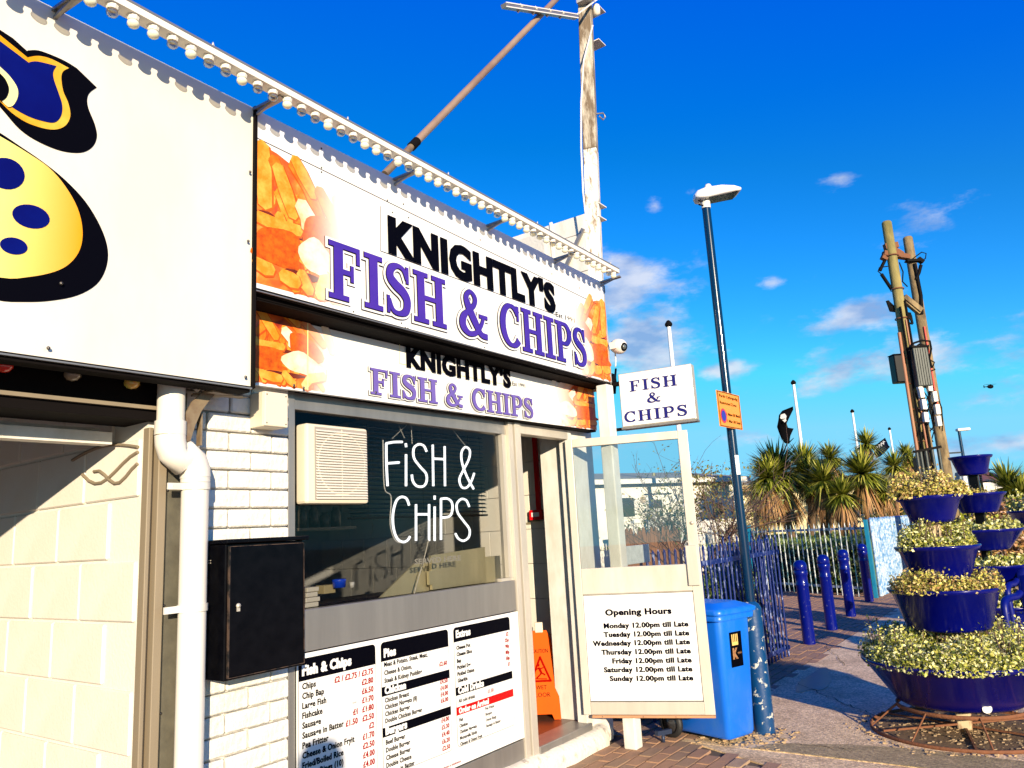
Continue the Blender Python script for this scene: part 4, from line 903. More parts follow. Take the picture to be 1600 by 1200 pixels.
# local x runs from the hinge to the free edge; the visible face looks to -Y locally
A_=R_(ANG); LD=Vector((math.sin(A_),-math.cos(A_),0)); LP=Vector((4.88,-.03,0)); 
LN=Vector((LD.y,-LD.x,0))   # local -Y direction in the world
print('leaf normal',LN, 'toward cam', (CAM-LP).dot(LN))
def lf_(px,py):
    d=ray(px,py); t=(LP-CAM).dot(LN)/d.dot(LN); Q=CAM+d*t; return (Q-LP).dot(LD),Q.z
LB=dict(a=lf_(881,690),b=lf_(1116,1110.7),c=lf_(910,1118.6),d=lf_(1071,671.5)); print(LB)
SX0,SX1,SZ0,SZ1=-.012,.882,.235,2.162
sgn=1 if (CAM-LP).dot(LN)>0 else -1   # which local y side faces the camera
FY=-1.0
def lb(name,x0,x1,z0,z1,y0=-.022,y1=.022,m=None,bev=.003,mesh=None,label=None):
    b=MB(); b.box(x0,x1,y0,y1,z0,z1); return b.build(name,m or M_leaf,leaf,world=False,bevel=bev,label=label)
gx0,gz0=.040,1.225; gx1=.812; gz1=2.103
lb('door_stile',SX0,gx0,SZ0,SZ1); lb('door_stile',gx1,SX1,SZ0,SZ1)
lb('door_rail',gx0+.0005,gx1-.0005,gz1,SZ1-.0005); lb('door_rail',gx0+.0005,gx1-.0005,1.045,gz0,label='wide middle rail'); lb('door_rail',gx0+.0005,gx1-.0005,SZ0+.0005,.318,m=M_alu,label='bare metal bottom rail')
lb('lower_panel',gx0+.0005,gx1-.0005,.318,1.0445,-.008,.012,M_leaf)
M_wood=mat('weathered timber',(.50,.25,.12),.7,var=(.28,.14,.07),scale=20,stretch=(.3,1,1))
lb('timber_drip',SX0+.06,SX1,.217,.2345,-.036,.0,M_wood)
lb('door_glass',gx0+.0005,gx1-.0005,gz0,gz1,-.003,.003,M_glass2,0)
lb('handle_plate',.79,.868,1.08,1.352,-.042,-.0225,M_alu,label='long lock plate')
b=MB(); b.lathe([(.0001,.010),(.012,.008),(.014,0)],(.852,-.0225,1.505),14,ax=(0,-1,0)); b.build('lock_cylinder',M_alu,leaf,world=False)
b=MB(); [b.lathe([(.0001,.003),(.004,0)],(x,-.0365,.226),6,ax=(0,-1,0)) for x in (.12,.40,.62)]; b.build('screws',M_screw,leaf,world=False)
b=MB(); s0,zb0=lf_(908,928); s1,zb1=lf_(1083,925); s2,zb2=lf_(920,1097); s3,zb3=lf_(1098,1094); print('board',s0,zb0,s1,zb1,s2,zb2,s3,zb3)
hb=thing('opening_hours_board','white opening hours board screwed on the lower half of the open door','notice',(4.88,-.03,0),R_(-90+ANG))
b.box(.043,.809,-.0135,-.0085,.325,1.035); b.build('board',M_panelw,hb,world=False)
b=MB(); 
for a in ((.040,.8115,1.0355,1.0385),(.040,.8115,.3215,.3245),(.040,.043,.3245,1.0355),(.8095,.8125,.3245,1.0355)): b.box(a[0],a[1],-.0145,-.0085,a[2],a[3])
b.build('board_edge',M_blackline,hb,world=False)
t=MB(); yT=-.0150
def LT(px,py): return lf_(px,py)
xc,_=LT(998,957); (_,z_t)=LT(950,961); xl,_=LT(946.5,960); xr,_=LT(1049.5,957)
def put_l(s_,pl,pr,pb,hpx):
    xl,z0=LT(*pl); xr,z1=LT(*pr); _,zt=LT(pl[0],pl[1]-hpx); put_text(t,s_,xl,(z0+z1)/2,zt-z0,width=xr-xl,bold=.04,y=yT,res=3)
put_l('Opening Hours',(946.5,961),(1049.5,958.5),None,9.6)
for i,d_ in enumerate(('Monday','Tuesday','Wednesday','Thursday','Friday','Saturday','Sunday')):
    xl_=(944,944,927,940.5,957.5,944.5,953.5)[i]; yb=980.5+i*13.85
    put_l(d_+' 12.00pm till Late',(xl_,yb),(1076+i*1.25,yb-1.6),None,8)
t.build('lettering',M_ink,hb,world=False,label='opening hours lettering for Monday to Sunday, 12.00pm till Late')
# ---------------------------------------------------------------- corner post, projecting sign, mast
post=thing('corner_post','square white painted post carrying the end of the shop signs behind the open door','post',(5.08,-.30,0))
b=MB(); c0=hitp(982,1166,2,0); print('postfoot',c0)
b.box(5.0,5.10,-.34,-.245,0,2.56); b.build('post_shaft',M_white,post,bevel=.008)
b=MB(); b.box(5.10,5.24,-.262,-.225,2.30,2.555); b.build('head_plate',M_white,post)
ps=thing('projecting_sign','small white box sign with navy FISH & CHIPS lettering sticking out from the corner post','sign',(5.215,-.345,2.2),R_(-90+8))
PSP=Vector((5.215,-.345,0)); a8=R_(8); PD=Vector((math.sin(a8),-math.cos(a8),0)); PN=Vector((PD.y,-PD.x,0))
def pf(px,py):
    d=ray(px,py); t=(PSP-CAM).dot(PN)/d.dot(PN); Q=CAM+d*t; return (Q-PSP).dot(PD),Q.z-2.2
print('ps',pf(965,584),pf(975,669),pf(1085,568),pf(1090,657))
b=MB(); b.box(-.015,.555,.0,.085,.045,.462); b.build('box',M_alu,ps,world=False,bevel=.006)
b=MB(); b.box(-.008,.548,-.006,-.0005,.052,.455); b.build('face',M_panelw,ps,world=False,bevel=.003)
b=MB(); b.box(-.018,.558,-.010,.088,.030,.0445); b.build('bottom_lip',M_alud,ps,world=False)
b=MB(); b.box(-.10,-.016,.02,.06,.38,.41); b.box(-.10,-.016,.02,.06,.03,.05); b.build('mount',M_dark,ps,world=False)
b=MB()
for s_,pl,pr,hp in (('FISH',(984.5,611.5),(1059,603.5),17),('&',(1011.5,629.5),(1034,628),16),('CHIPS',(976,658.5),(1076,651.5),17)):
    xl,z0=pf(*pl); xr,z1=pf(*pr); _,zt=pf(pl[0],pl[1]-hp); serif(b,s_,xl,xr,(z0+z1)/2,(z0+z1)/2+(zt-z0),-.0075,gap=.14,step=.00008)
b.build('lettering',mat('navy sign vinyl',(.004,.003,.14),.4),ps,world=False,label='lettering reading FISH & CHIPS')
# cctv
cc=thing('cctv_camera','white dome security camera on the right end of the upper sign','security camera',(5.30,-.30,2.87))
cpos=Vector((5.275,-.33,2.895)); dirv=Vector((-.25,-.85,-.25)).normalized()
b=MB(); b.lathe([(.0001,-.06),(.045,-.06),(.058,-.03),(.060,0),(.056,.028),(.045,.045),(.034,.052)],cpos,24,ax=dirv); b.build('housing',M_pvc,cc)
b=MB(); b.lathe([(.034,.052),(.030,.060),(.020,.058)],cpos,20,ax=dirv); b.build('lens_ring',M_blackp,cc)
b=MB(); b.lathe([(.020,.0575),(.012,.066),(.0001,.069)],cpos,16,ax=dirv); b.build('lens',mat('lens glass',(.10,.11,.10),.1,coat=1),cc)
b=MB(); b.beam(cpos+Vector((-.07,.02,-.0)),cpos-dirv*.03,.05,.05); b.build('arm',M_pvc,cc)
b=MB(); b.tube([cpos-dirv*.05,cpos+Vector((.02,.05,-.09)),cpos+Vector((-.03,.03,-.16))],.006,6); b.build('cable',M_pvc,cc)
o=b=MB(); b.beam((5.32,-.22,2.66),(5.52,-.10,2.60),.07,.05); b.beam((5.33,-.22,2.70),(5.50,-.12,2.66),.012,.012); b.beam((5.36,-.22,2.63),(5.44,-.2,2.76),.014,.014); b.beam((5.30,-.2,2.6),(5.36,-.2,2.70),.05,.02)
tag(b.build('black_floodlight',M_blackp),'small black floodlight between the security camera and the projecting sign','floodlight')
# mast above the roof
ms=thing('roof_mast','tall peeling white timber mast rising from the roof corner with a metal crossarm','mast',(5.3,-.15,3.3))
M_mast=mat('peeling white paint',(.80,.77,.68),.7,var=(.22,.14,.07),scale=22,amt=.9,thr=(.50,.62),bump=.5,stretch=(1,1,.35))
M_mastd=mat('bare weathered wood',(.20,.15,.09),.85,var=(.38,.32,.22),scale=25,amt=.8,bump=.6,stretch=(1,1,.3))
def pm(px,py,Y=-.12): p=hitp(px,py,1,Y); return p
bt=pm(931,440); tp=pm(914,0); up2=tp+(tp-bt)*.28; brk=pm(923,236)
hw=.058
def sq(mb,a,c,h0,h1,rot=0):
    e1=Vector((math.cos(rot),math.sin(rot),0));e2=Vector((-math.sin(rot),math.cos(rot),0))
    v=[p+e1*i*h+e2*j*h for p,h in ((a,h0),(c,h1)) for i,j in ((-1,-1),(1,-1),(1,1),(-1,1))]
    mb.add(v,[(3,2,1,0),(4,5,6,7)]+[(k,(k+1)%4,(k+1)%4+4,k+4) for k in range(4)])
b=MB(); sq(b,bt-(tp-bt)*.12,brk,hw,hw,.35); b.build('mast_shaft',M_mast,ms,bevel=.008)
b=MB(); sq(b,brk+Vector((0,0,.001)),up2,hw*1.0,hw*1.0,.35); b.build('mast_shaft',mat('half bare mast',(.62,.56,.44),.8,var=(.17,.12,.07),scale=9,amt=1,thr=(.40,.55),bump=.6,stretch=(1,1,.22)),ms,bevel=.008,label='upper shaft with the paint worn off')
a=pm(787,9,-.2); c=pm(900,27,-.2); b=MB(); b.beam(a,c,.045,.03); b.build('crossarm',M_alud,ms)
b=MB(); 
for k in range(1,5): q_=a+(c-a)*(k/5.2); b.beam(q_+Vector((0,-.025,.02)),q_+Vector((0,.025,-.02)),.012,.03)
b.beam(a+Vector((0,-.024,-.017)),c+Vector((0,-.024,-.017)),.004,.008); b.beam(a+Vector((0,-.024,.017)),c+Vector((0,-.024,.017)),.004,.008); b.build('crossarm_slots',M_pvc,ms)
b=MB(); b.box(tp.x-.13,tp.x-.06,-.26,-.10,tp.z-.10,tp.z+.25); b.build('bracket_plate',mat('grey plate',(.45,.44,.42),.5),ms)
b=MB(); cb0=pm(932,15,-.2); b.lathe([(.0001,.05),(.03,.04),(.035,0),(.03,-.05),(.0001,-.06)],cb0,12); b.beam(pm(902,22,-.22),pm(938,-5,-.22),.03,.01); b.build('insulator',M_pvc,ms)
b=MB(); b.tube([pm(926,40,-.19),pm(912,95,-.19),pm(908,160,-.19),pm(908,230,-.19),pm(911,300,-.19),pm(916,345,-.19)],.008,6); b.build('cable',M_pvc,ms)
b=MB(); h0=pm(931,178,-.18); b.tube([h0,h0+Vector((.06,-.04,.02)),h0+Vector((.10,-.04,.0)),h0+Vector((.05,-.04,-.05)),h0+Vector((.02,-.02,-.02))],.007,6); b.build('hook',M_alud,ms)
b=MB()
for py in (20,72,325,345): q_=pm(930,py); b.box(q_.x-.075,q_.x+.055,-.20,-.05,q_.z-.004,q_.z+.004)
b.build('cable_tie',M_pvc,ms)
# strut
s0=hitp(601,272,1,-.16); s1=hitp(868,0,1,-.16); s2=s0+(s1-s0)*1.35
st=thing('mast_stay','rusty brown steel stay rising from the fascia bracket toward the mast top','stay',s0)
b=MB(); b.tube([s0,s0+(s1-s0)*.12],.021,10); b.build('tube',M_brk,st); b=MB(); b.tube([s0+(s1-s0)*.121,s2],.024,12); b.build('tube',mat('rusty tube',(.26,.15,.09),.55,.3,var=(.50,.36,.24),scale=5,amt=.8,stretch=(.3,1,.3)),st); b=MB(); b.tube([s0+(s1-s0)*.11,s0+(s1-s0)*.135],.028,12); b.build('collar',M_dark,st)
# side parapet clad in white boards
pp=thing('roof_parapet','white boarded side parapet on the shop roof beside the mast','parapet',(5.3,.5,3.4))
for i in range(4):
    b=MB(); b.box(5.30,5.325,-.10,1.6,3.43+i*.165,3.59+i*.165); b.build('board',M_white,pp,bevel=.002)
ye=hitp(861,345,0,5.295).y
b=MB(); b.box(5.285,5.299,ye-.012,ye+.012,3.43,4.10); b.build('cover_strip',M_white,pp)
b=MB(); b.beam((5.28,-.09,3.95),(5.28,.18,3.55),.02,.03); b.build('brace',M_alud,pp)
# notice on white backing near the post
nb=thing('white_notice','pale marbled notice standing on the fence behind the door glass','notice',(5.7,-.25,1.2))
p0=hitp(972,884,1,-.2); p1=hitp(1014,850,1,-.2)
b=MB(); b.box(p0.x,p1.x,-.20,-.185,p0.z,p1.z); b.build('panel',mat('marbled panel',(.66,.68,.64),.4,var=(.40,.43,.40),scale=18,amt=.8),nb,bevel=.004)
b=MB(); b.box(p0.x-.02,p0.x-.001,-.2,-.17,p0.z-.3,p1.z-.02); b.build('stand',M_dark,nb)
# ================================================================== bin
M_bin=mat('blue plastic',(.004,.15,.74),.36,coat=.15,var=(.06,.22,.62),scale=7,amt=.6,bump=.03,stretch=(1,1,.4),thr=(.5,.75))
BN=Vector((5.33,-.88)); BA=math.atan2(-.30,.955)
wb=thing('wheelie_bin','bright blue wheelie bin with a black fork sticker beside the lamp post','bin',(BN.x,BN.y,0),BA)
# local x along the right-hand side seen in the photo, local y back towards the hinge
WB,DB=.30,.50
def ring(x0,x1,y0,y1,z,r,n=5):
    P_=[]
    for cx,cy,a0 in ((x1-r,y1-r,0),(x0+r,y1-r,90),(x0+r,y0+r,180),(x1-r,y0+r,270)):
        for k in range(n+1): a=R_(a0+90*k/n); P_.append((cx+r*math.cos(a),cy+r*math.sin(a),z))
    return P_
def loft(mb,rings,cap=True):
    n=len(rings[0]); v=[p for r in rings for p in r]; f=[]
    for i in range(len(rings)-1):
        for k in range(n): f.append((i*n+k,i*n+(k+1)%n,(i+1)*n+(k+1)%n,(i+1)*n+k))
    mb.add(v,f,True)
    if cap: mb.add(rings[0],[tuple(range(n))[::-1]]); mb.add(rings[-1],[tuple(range(n))])
b=MB(); loft(b,[ring(.02,WB-.0,.02,DB,.035,.035),ring(.0,WB,.0,DB,.06,.045),ring(-.015,WB+.045,-.02,DB+.03,.82,.05)]); b.build('body',M_bin,wb,world=False)
b=MB(); loft(b,[ring(-.04,WB+.075,-.045,DB+.05,.821,.05),ring(-.045,WB+.08,-.05,DB+.06,.855,.05),ring(-.03,WB+.065,-.035,DB+.05,.862,.05)]); b.build('rim',M_bin,wb,world=False)
b=MB(); loft(b,[ring(-.055,WB+.09,-.06,DB+.07,.863,.05),ring(-.06,WB+.095,-.065,DB+.07,.888,.05),ring(-.04,WB+.07,-.04,DB+.05,.905,.05),ring(.03,WB-.0,.04,DB-.03,.935,.05)]); b.build('lid',M_bin,wb,world=False)
b=MB(); b.tube([(-.02,DB+.12,.88),(WB+.03,DB+.12,.88)],.014,8); b.box(.0,.02,DB+.04,DB+.13,.865,.895); b.box(WB,WB+.02,DB+.04,DB+.13,.865,.895); b.build('hinge_handle',M_bin,wb,world=False)
M_tyre=mat('black rubber',(.012,.012,.012),.6,bump=.2)
for x in (-.075,WB+.03):
    b=MB(); b.lathe([(.07,-.02),(.095,-.018),(.10,0),(.095,.018),(.07,.02)],(x,DB-.05,.10),24,ax=(1,0,0)); w_=b.build('wheel',M_tyre,wb,world=False)
    b=MB(); b.lathe([(.0001,-.022),(.02,-.022),(.03,-.012),(.068,-.012),(.069,.012),(.0001,.012)],(x,DB-.05,.10),20,ax=(1,0,0)); b.build('rim',mat('wheel hub',(.03,.03,.032),.35,coat=.4),w_,world=False)
b=MB(); b.tube([(-.08,DB-.05,.10),(WB+.05,DB-.05,.10)],.010,8); b.build('axle',M_alu,wb,world=False)
# sticker on the side right of the rounded corner
b=MB(); tl=lambda z: -.02*((z-.06)/.76)-.004
def sk(x0,x1,z0,z1,off=0): return [(x0,tl(z0)-off,z0),(x1,tl(z0)-off,z0),(x1,tl(z1)-off,z1),(x0,tl(z1)-off,z1)]
b.add(sk(.085,.215,.50,.735),[(0,1,2,3)]); b.build('sticker',M_black,wb,world=False)
b=MB()
for i in range(4): b.add(sk(.105+i*.019,.116+i*.019,.665,.72,.0012),[(0,1,2,3)])
b.add(sk(.105,.173,.645,.668,.0016),[(0,1,2,3)]); b.build('sticker_fork',mat('gold print',(.75,.50,.15),.4),wb,world=False)
b=MB(); tmp=MB(); put_text(tmp,'K',.108,.555,.075,width=.055,bold=.03,y=0); b.add([(v[0],tl(v[2])-.0015,v[2]) for v in tmp.v],tmp.f)
tmp=MB(); put_text(tmp,"nightly's",.160,.585,.014,width=.045,bold=.01,y=0); b.add([(v[0],tl(v[2])-.0015,v[2]) for v in tmp.v],tmp.f); b.build('sticker_lettering',mat('copper print',(.60,.30,.14),.4),wb,world=False)
# foot of a child's bike / castor behind the post
o=MB(); o.lathe([(.0001,.0),(.012,0),(.012,.05),(.0001,.05)],(5.26,-.42,.0),10); o.beam((5.2,-.40,.07),(5.34,-.44,.06),.03,.03); tag(o.build('sign_base',mat('dull blue metal',(.03,.045,.09),.5,.3)),'dull blue metal sign foot on the paving between the white post and the bin wheel','sign base')
# ================================================================== lamp post
M_lp=mat('dark teal blue paint',(.001,.018,.06),.22,coat=.3,spec=.3,var=(.002,.03,.07),scale=4,amt=.5)
M_lpb=mat('peeling blue paint',(.002,.05,.16),.35,var=(.55,.55,.48),scale=16,amt=1,thr=(.585,.60),bump=.25,bscale=20,coat=.3)
LX,LYp=5.78,-.97
lp=thing('lamp_post','near street lamp with a dark blue column, peeling base and white lamp head','street lamp',(LX,LYp,0))
b=MB(); b.tube([(LX,LYp,0),(LX,LYp,.86)],.074,20); b.build('column_base',M_lpb,lp)
b=MB(); b.lathe([(.074,.86),(.06,.89),(.036,.91)],(LX,LYp,0),20); b.build('shoulder',M_lpb,lp)
def lpz(py):  # height on the lamp axis for an image row
    lo,hi=0,8
    for _ in range(40):
        m_=(lo+hi)/2; c=Vector((LX,LYp,m_))-CAM; y=600+FOC*(-c.dot(up))/c.dot(FWD)
        if y>py: lo=m_
        else: hi=m_
    return lo
ztop_=lpz(326); print('lamp top',ztop_, 'x at top',)
b=MB(); b.tube([(LX,LYp,.90),(LX,LYp,ztop_)],.034,20); b.build('column',M_lp,lp)
b=MB(); b.tube([(LX,LYp,ztop_+.001),(LX,LYp,ztop_+.075)],.037,16); b.build('spigot',M_pvc,lp)
b=MB(); [b.tube([(LX-.03,LYp+.01,ztop_+dz),(LX-.075,LYp+.03,ztop_+dz)],.006,6) for dz in (.02,.055)]; b.build('screws',M_dark,lp)
# head points to the right and a little towards the camera
HD=Vector((.62,-.78,0)).normalized(); HS=Vector((-HD.y,HD.x,0)); HB=Vector((LX,LYp,ztop_+.07))-HD*.09
def hpnt(s,t,z): return HB+HD*s*.74+HS*t*.9+Vector((0,0,z*.85))
b=MB(); rings=[]
for s,w_,zl,zh in ((0,.045,.02,.06),(.03,.08,.0,.09),(.12,.10,-.005,.115),(.28,.115,.02,.125),(.42,.11,.045,.118),(.50,.09,.06,.105)):
    rings.append([hpnt(s,-w_,zl+.01),hpnt(s,-w_*.85,zl),hpnt(s,w_*.85,zl),hpnt(s,w_,zl+.01),hpnt(s,w_*.95,zh-.02),hpnt(s,w_*.5,zh),hpnt(s,-w_*.5,zh),hpnt(s,-w_*.95,zh-.02)])
loft(b,rings); b.build('lamp_head',mat('white lamp casing',(.80,.80,.80),.3,coat=.4),lp)
b=MB(); b.add([hpnt(.10,-.085,-.010),hpnt(.10,.085,-.010),hpnt(.47,.085,.044),hpnt(.47,-.085,.044)],[(0,1,2,3)]); b.add([hpnt(.10,-.085,-.004),hpnt(.10,.085,-.004),hpnt(.47,.085,.052),hpnt(.47,-.085,.052)],[(3,2,1,0)]); b.build('lamp_lens',mat('dark lens',(.02,.015,.012),.15,coat=1),lp)
b=MB(); b.lathe([(.03,0),(.03,.025),(.02,.045),(.0001,.048)],hpnt(.17,0,.112),12); b.build('photocell',M_pvc,lp)
# sticker and parking plate on the column
z0,z1=lpz(742),lpz(712); b=MB(); b.lathe([(.0348,z0),(.0348,z1)],(LX,LYp,0),12,a0=R_(-150),a1=R_(-30)); b.build('sticker',M_panelw,lp)
pl=thing('parking_plate','small orange restricted parking zone plate strapped to the near lamp post','sign',(LX,LYp-.045,2.2),R_(-3))
def plp(px,py):
    P0=Vector((LX,LYp,0)); a=R_(-3); D=Vector((math.cos(a),math.sin(a),0)); Nn=Vector((D.y,-D.x,0)); P0=P0+Nn*.042
    d=ray(px,py); t=(P0-CAM).dot(Nn)/d.dot(Nn); Q=CAM+d*t; return (Q-P0).dot(D),Q.z,P0,D,Nn
q1=plp(1119,609);q2=plp(1125,665);q3=plp(1161,673);q4=plp(1154,618); print('plate',q1[:2],q2[:2],q3[:2],q4[:2])
a=R_(-3); PD2=q1[3]; PN2=q1[4]; P02=q1[2]
pl.location=P02; WM[pl.name]=Matrix.Translation(P02)@Matrix.Rotation(a,4,'Z')
xa,xb=min(q1[0],q2[0]),max(q3[0],q4[0]); za_=(q2[1]+q3[1])/2; zb_=(q1[1]+q4[1])/2
M_org=mat('orange sign face',(.95,.30,.01),.35)
b=MB(); b.box(xa,xb,0,.004,za_,zb_); b.build('plate',M_org,pl,world=False,bevel=.001)
b=MB(); 
Wp,Hp=xb-xa,zb_-za_
for (u0,u1,v0,v1) in ((.03,.97,.965,.985),(.03,.97,.015,.035),(.03,.05,.035,.965),(.95,.97,.035,.965)): b.box(xa+u0*Wp,xa+u1*Wp,-.0012,-.0003,za_+v0*Hp,za_+v1*Hp)
put_text(b,'Parth Cyfyngedig',xa+.1*Wp,za_+.83*Hp,.075*Hp,width=.8*Wp,bold=.02,y=-.001); put_text(b,'Restricted Zone',xa+.1*Wp,za_+.64*Hp,.075*Hp,width=.72*Wp,bold=.02,y=-.001)
put_text(b,'1 Maw-30 Medi',xa+.34*Wp,za_+.34*Hp,.08*Hp,width=.58*Wp,bold=.02,y=-.001); put_text(b,'1 Mar-30 Sept',xa+.34*Wp,za_+.15*Hp,.08*Hp,width=.58*Wp,bold=.02,y=-.001)
b.build('lettering',M_ink,pl,world=False,label='lettering about the restricted zone 1 Mar-30 Sept')
b=MB(); cx,cz=xa+.2*Wp,za_+.31*Hp; b.add([(cx+.13*Wp*math.cos(k*.3927),-.0015,cz+.13*Wp*math.sin(k*.3927)) for k in range(16)],[tuple(range(16))]); b.build('symbol_ring',mat('sign red',(.5,.02,.05),.4),pl,world=False)
b=MB(); b.add([(cx+.095*Wp*math.cos(k*.3927),-.0022,cz+.095*Wp*math.sin(k*.3927)) for k in range(16)],[tuple(range(16))]); b.build('symbol_disc',mat('sign blue',(.03,.03,.35),.4),pl,world=False)
# ================================================================== bollards
M_bol=mat('blue bollard gloss',(.001,.006,.17),.28,coat=.25,spec=.2,var=(.30,.32,.42),scale=30,amt=.8,thr=(.66,.68),bump=.25,bscale=18)
def bollard(x,y,label,hgt=.98,lean=0):
    t=thing('bollard',label,'bollard',(x,y,0),0,'blue bollards across the side path')
    r=.073
    b=MB(); b.lathe([(r,0),(r,.68),(r+.006,.69),(r+.006,.70),(r,.71),(r,.80),(r+.008,.81),(r+.010,.83),(r+.010,.855),(r+.002,.865)],(x,y,0),20); b.build('shaft',M_bol,t)
    b=MB(); b.lathe([(r+.002,.866),(r+.009,.875),(r+.009,.92),(r-.003,.955),(r-.03,.978),(.0001,.985)],(x,y,0),20); b.build('cap',M_bol,t)
    return t
b1=bollard(9.87,-.2,'nearest blue bollard, the one closest to the end of the near railing')
for (x,y),lab in (((11.13,-.16),'second blue bollard from the near railing end'),((12.62,-.08),'third blue bollard from the near railing end'),((14.75,.08),'farthest blue bollard, darkest, in front of the teal corner post')):
    c=copy_tree(b1); c.location=(x,y,0); c['label']=lab
# ================================================================== railings
M_fa=mat('mottled blue paint',(.001,.015,.13),.4,world=True,spec=.3,var=(.26,.32,.55),scale=34,amt=1,thr=(.57,.64),stretch=(1,1,.35),bump=.2)
M_fb=mat('weathered teal railing',(.01,.10,.14),.5,world=True,var=(.68,.72,.70),scale=14,amt=1,thr=(.44,.56),stretch=(1,1,.4))
M_teal=mat('teal post paint',(.003,.16,.30),.4,var=(.02,.25,.38),scale=6,amt=.6)
M_fc=mat('peeling pale blue railing',(.03,.20,.45),.5,world=True,var=(.70,.78,.82),scale=16,amt=.85,thr=(.38,.66))
def railing(name,label,p0,p1,H_,rb,rt_,step,m,group=None,rnd_=.004,bar=.011,tip=.09,posts=(),postm=None,flat=False):
    p0=Vector(p0);p1=Vector(p1); L_=(p1-p0).length; D=(p1-p0).normalized()
    t=thing(name,label,'railing',(p0.x,p0.y,p0.z),0,group)
    n=int(L_/step); b=MB(); b.tube([(0,0,0),(0,0,H_-tip)],bar,6); b.tube([(0,0,H_-tip),(0,0,H_)],[bar*1.2,.001],6); 
    me=None
    for i in range(n+1):
        p=D*(i*step)
        if me is None: o=b.build('bar',m,t,world=False); me=o.data
        else: o=bpy.data.objects.new('bar',me); COL.objects.link(o); o.parent=t
        o.location=(p.x,p.y,random.uniform(-rnd_,rnd_)); o.rotation_euler=(random.uniform(-.008,.008),random.uniform(-.008,.008),random.uniform(0,3))
    for z in (rb,rt_):
        b=MB(); b.beam(Vector((0,0,z))-D*.03,D*(L_+.03)+Vector((0,0,z)),.012,.045); b.build('rail',m,t,world=False)
    for s in posts:
        p=D*s; b=MB(); b.box(p.x-.035,p.x+.035,p.y-.035,p.y+.035,0,H_+.03); b.build('railing_post',postm or m,t,world=False,bevel=.004)
    return t
railing('near_railing','near mottled blue spiked railing running behind the bin and lamp post',(5.75,-.12,0),(8.95,-.20,0),1.30,.09,1.13,.105,M_fa,bar=.013,tip=.03)
railing('returning_railing','short mottled blue railing leaning back against the end of the near railing',(8.95,-.22,0),(9.25,.55,0),1.33,.10,1.13,.11,M_fa,bar=.013,tip=.03)
CP=Vector((15.35,.08,0)); FBe=look(1088,834,16.5); 
fe=Vector((18.6,4.9,0))
railing('cross_railing','weathered teal and white railing along the hedge beyond the bollards',CP,fe,1.36,.16,1.24,.135,M_fb,bar=.014,posts=(0,3.4),postm=M_teal)
railing('far_railing','pale blue peeling railing running on past the teal corner post toward the planters',CP+Vector((.3,-.02,0)),CP+Vector((13,-.35,0)),1.42,.16,1.30,.135,M_fc,bar=.030,tip=.03)
# things behind the railings: hedge, lawn, fences
def leafball(mb,c,rx,ry,rz_,n,size,rnd,shell=.55,up_=0.0,flat=1.0):
    c=Vector(c)
    for _ in range(n):
        while True:
            p=Vector((rnd.uniform(-1,1),rnd.uniform(-1,1),rnd.uniform(-1,1)))
            l=p.length
            if shell<l<1: break
        q=c+Vector((p.x*rx,p.y*ry,p.z*rz_)); leaf(mb,q,size*rnd.uniform(.6,1.3),rnd,p,up_)
def leaf(mb,q,s,rnd,outw=None,up_=0):
    a=Vector((rnd.gauss(0,1),rnd.gauss(0,1),rnd.gauss(0,1)+up_))
    if outw is not None: a=a+outw*1.0
    a.normalize(); b_=a.orthogonal().normalized(); th=rnd.uniform(0,6.28); b_=(Matrix.Rotation(th,3,a)@b_); c_=a.cross(b_)
    mb.add([q-b_*s*.5,q+c_*s*.32,q+b_*s*.5+a*s*.12,q-c_*s*.32],[(0,1,2,3)])
rn=random.Random(3)
M_hedge=leafmat('hedge leaf',[(.012,.028,.008),(.03,.06,.012),(.06,.10,.02),(.16,.17,.05)],.45)
hedge=thing('hedge','dark clipped hedge behind the weathered teal railing','hedge',(17.2,2.6,0))
hd=(fe-CP).normalized(); hn=Vector((hd.y,-hd.x,0)); hn=hn if hn.x>0 else -hn
b=MB(); 
for i in range(15000):
    s=rn.uniform(-.1,(fe-CP).length+.5); face=rn.random()
    if face<.6: dp=.32+rn.gauss(0,.07)+.08*math.sin(s*3); z=rn.uniform(.05,.86)
    else: dp=rn.uniform(.3,.9); z=.84+rn.gauss(0,.04)+.05*math.sin(s*2.3+1)
    q_=CP+hd*s+hn*dp+Vector((0,0,z))
    if q_.y<.3: continue
    leaf(b,q_,rn.uniform(.05,.11),rn,-hn)
b.build('foliage',M_hedge,hedge)
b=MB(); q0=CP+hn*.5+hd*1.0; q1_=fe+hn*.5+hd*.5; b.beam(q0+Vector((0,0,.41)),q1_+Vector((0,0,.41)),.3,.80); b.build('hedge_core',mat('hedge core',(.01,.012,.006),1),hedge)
h2=thing('ivy_hedge','dark leafy hedge close behind the near blue railing','hedge',(7.5,.5,0))
b=MB()
for i in range(9000):
    x=rn.uniform(5.75,9.2); leaf(b,Vector((x,.12+rn.gauss(0,.07)+.05*math.sin(x*5),rn.uniform(.02,1.0)+.1*math.sin(x*4)*rn.random())),rn.uniform(.03,.07),rn,Vector((0,-1,.3)))
b.build('foliage',M_hedge,h2)
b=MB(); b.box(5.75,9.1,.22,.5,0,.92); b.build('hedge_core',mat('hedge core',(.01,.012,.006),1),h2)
M_lawn=mat('lawn',(.10,.17,.02),.9,var=(.16,.20,.03),scale=3,bump=.6,bscale=60)
b=MB(); b.prism([(p.x,p.y,.0) for p in (CP+hn*.95+hd*1.0,Vector((60,.35,0)),Vector((60,60,0)),Vector((8,60,0)),fe+hn*1.0+hd*3)],(0,0,.98)); b.build('grass_bank',M_lawn,kind='structure')
g=MB()
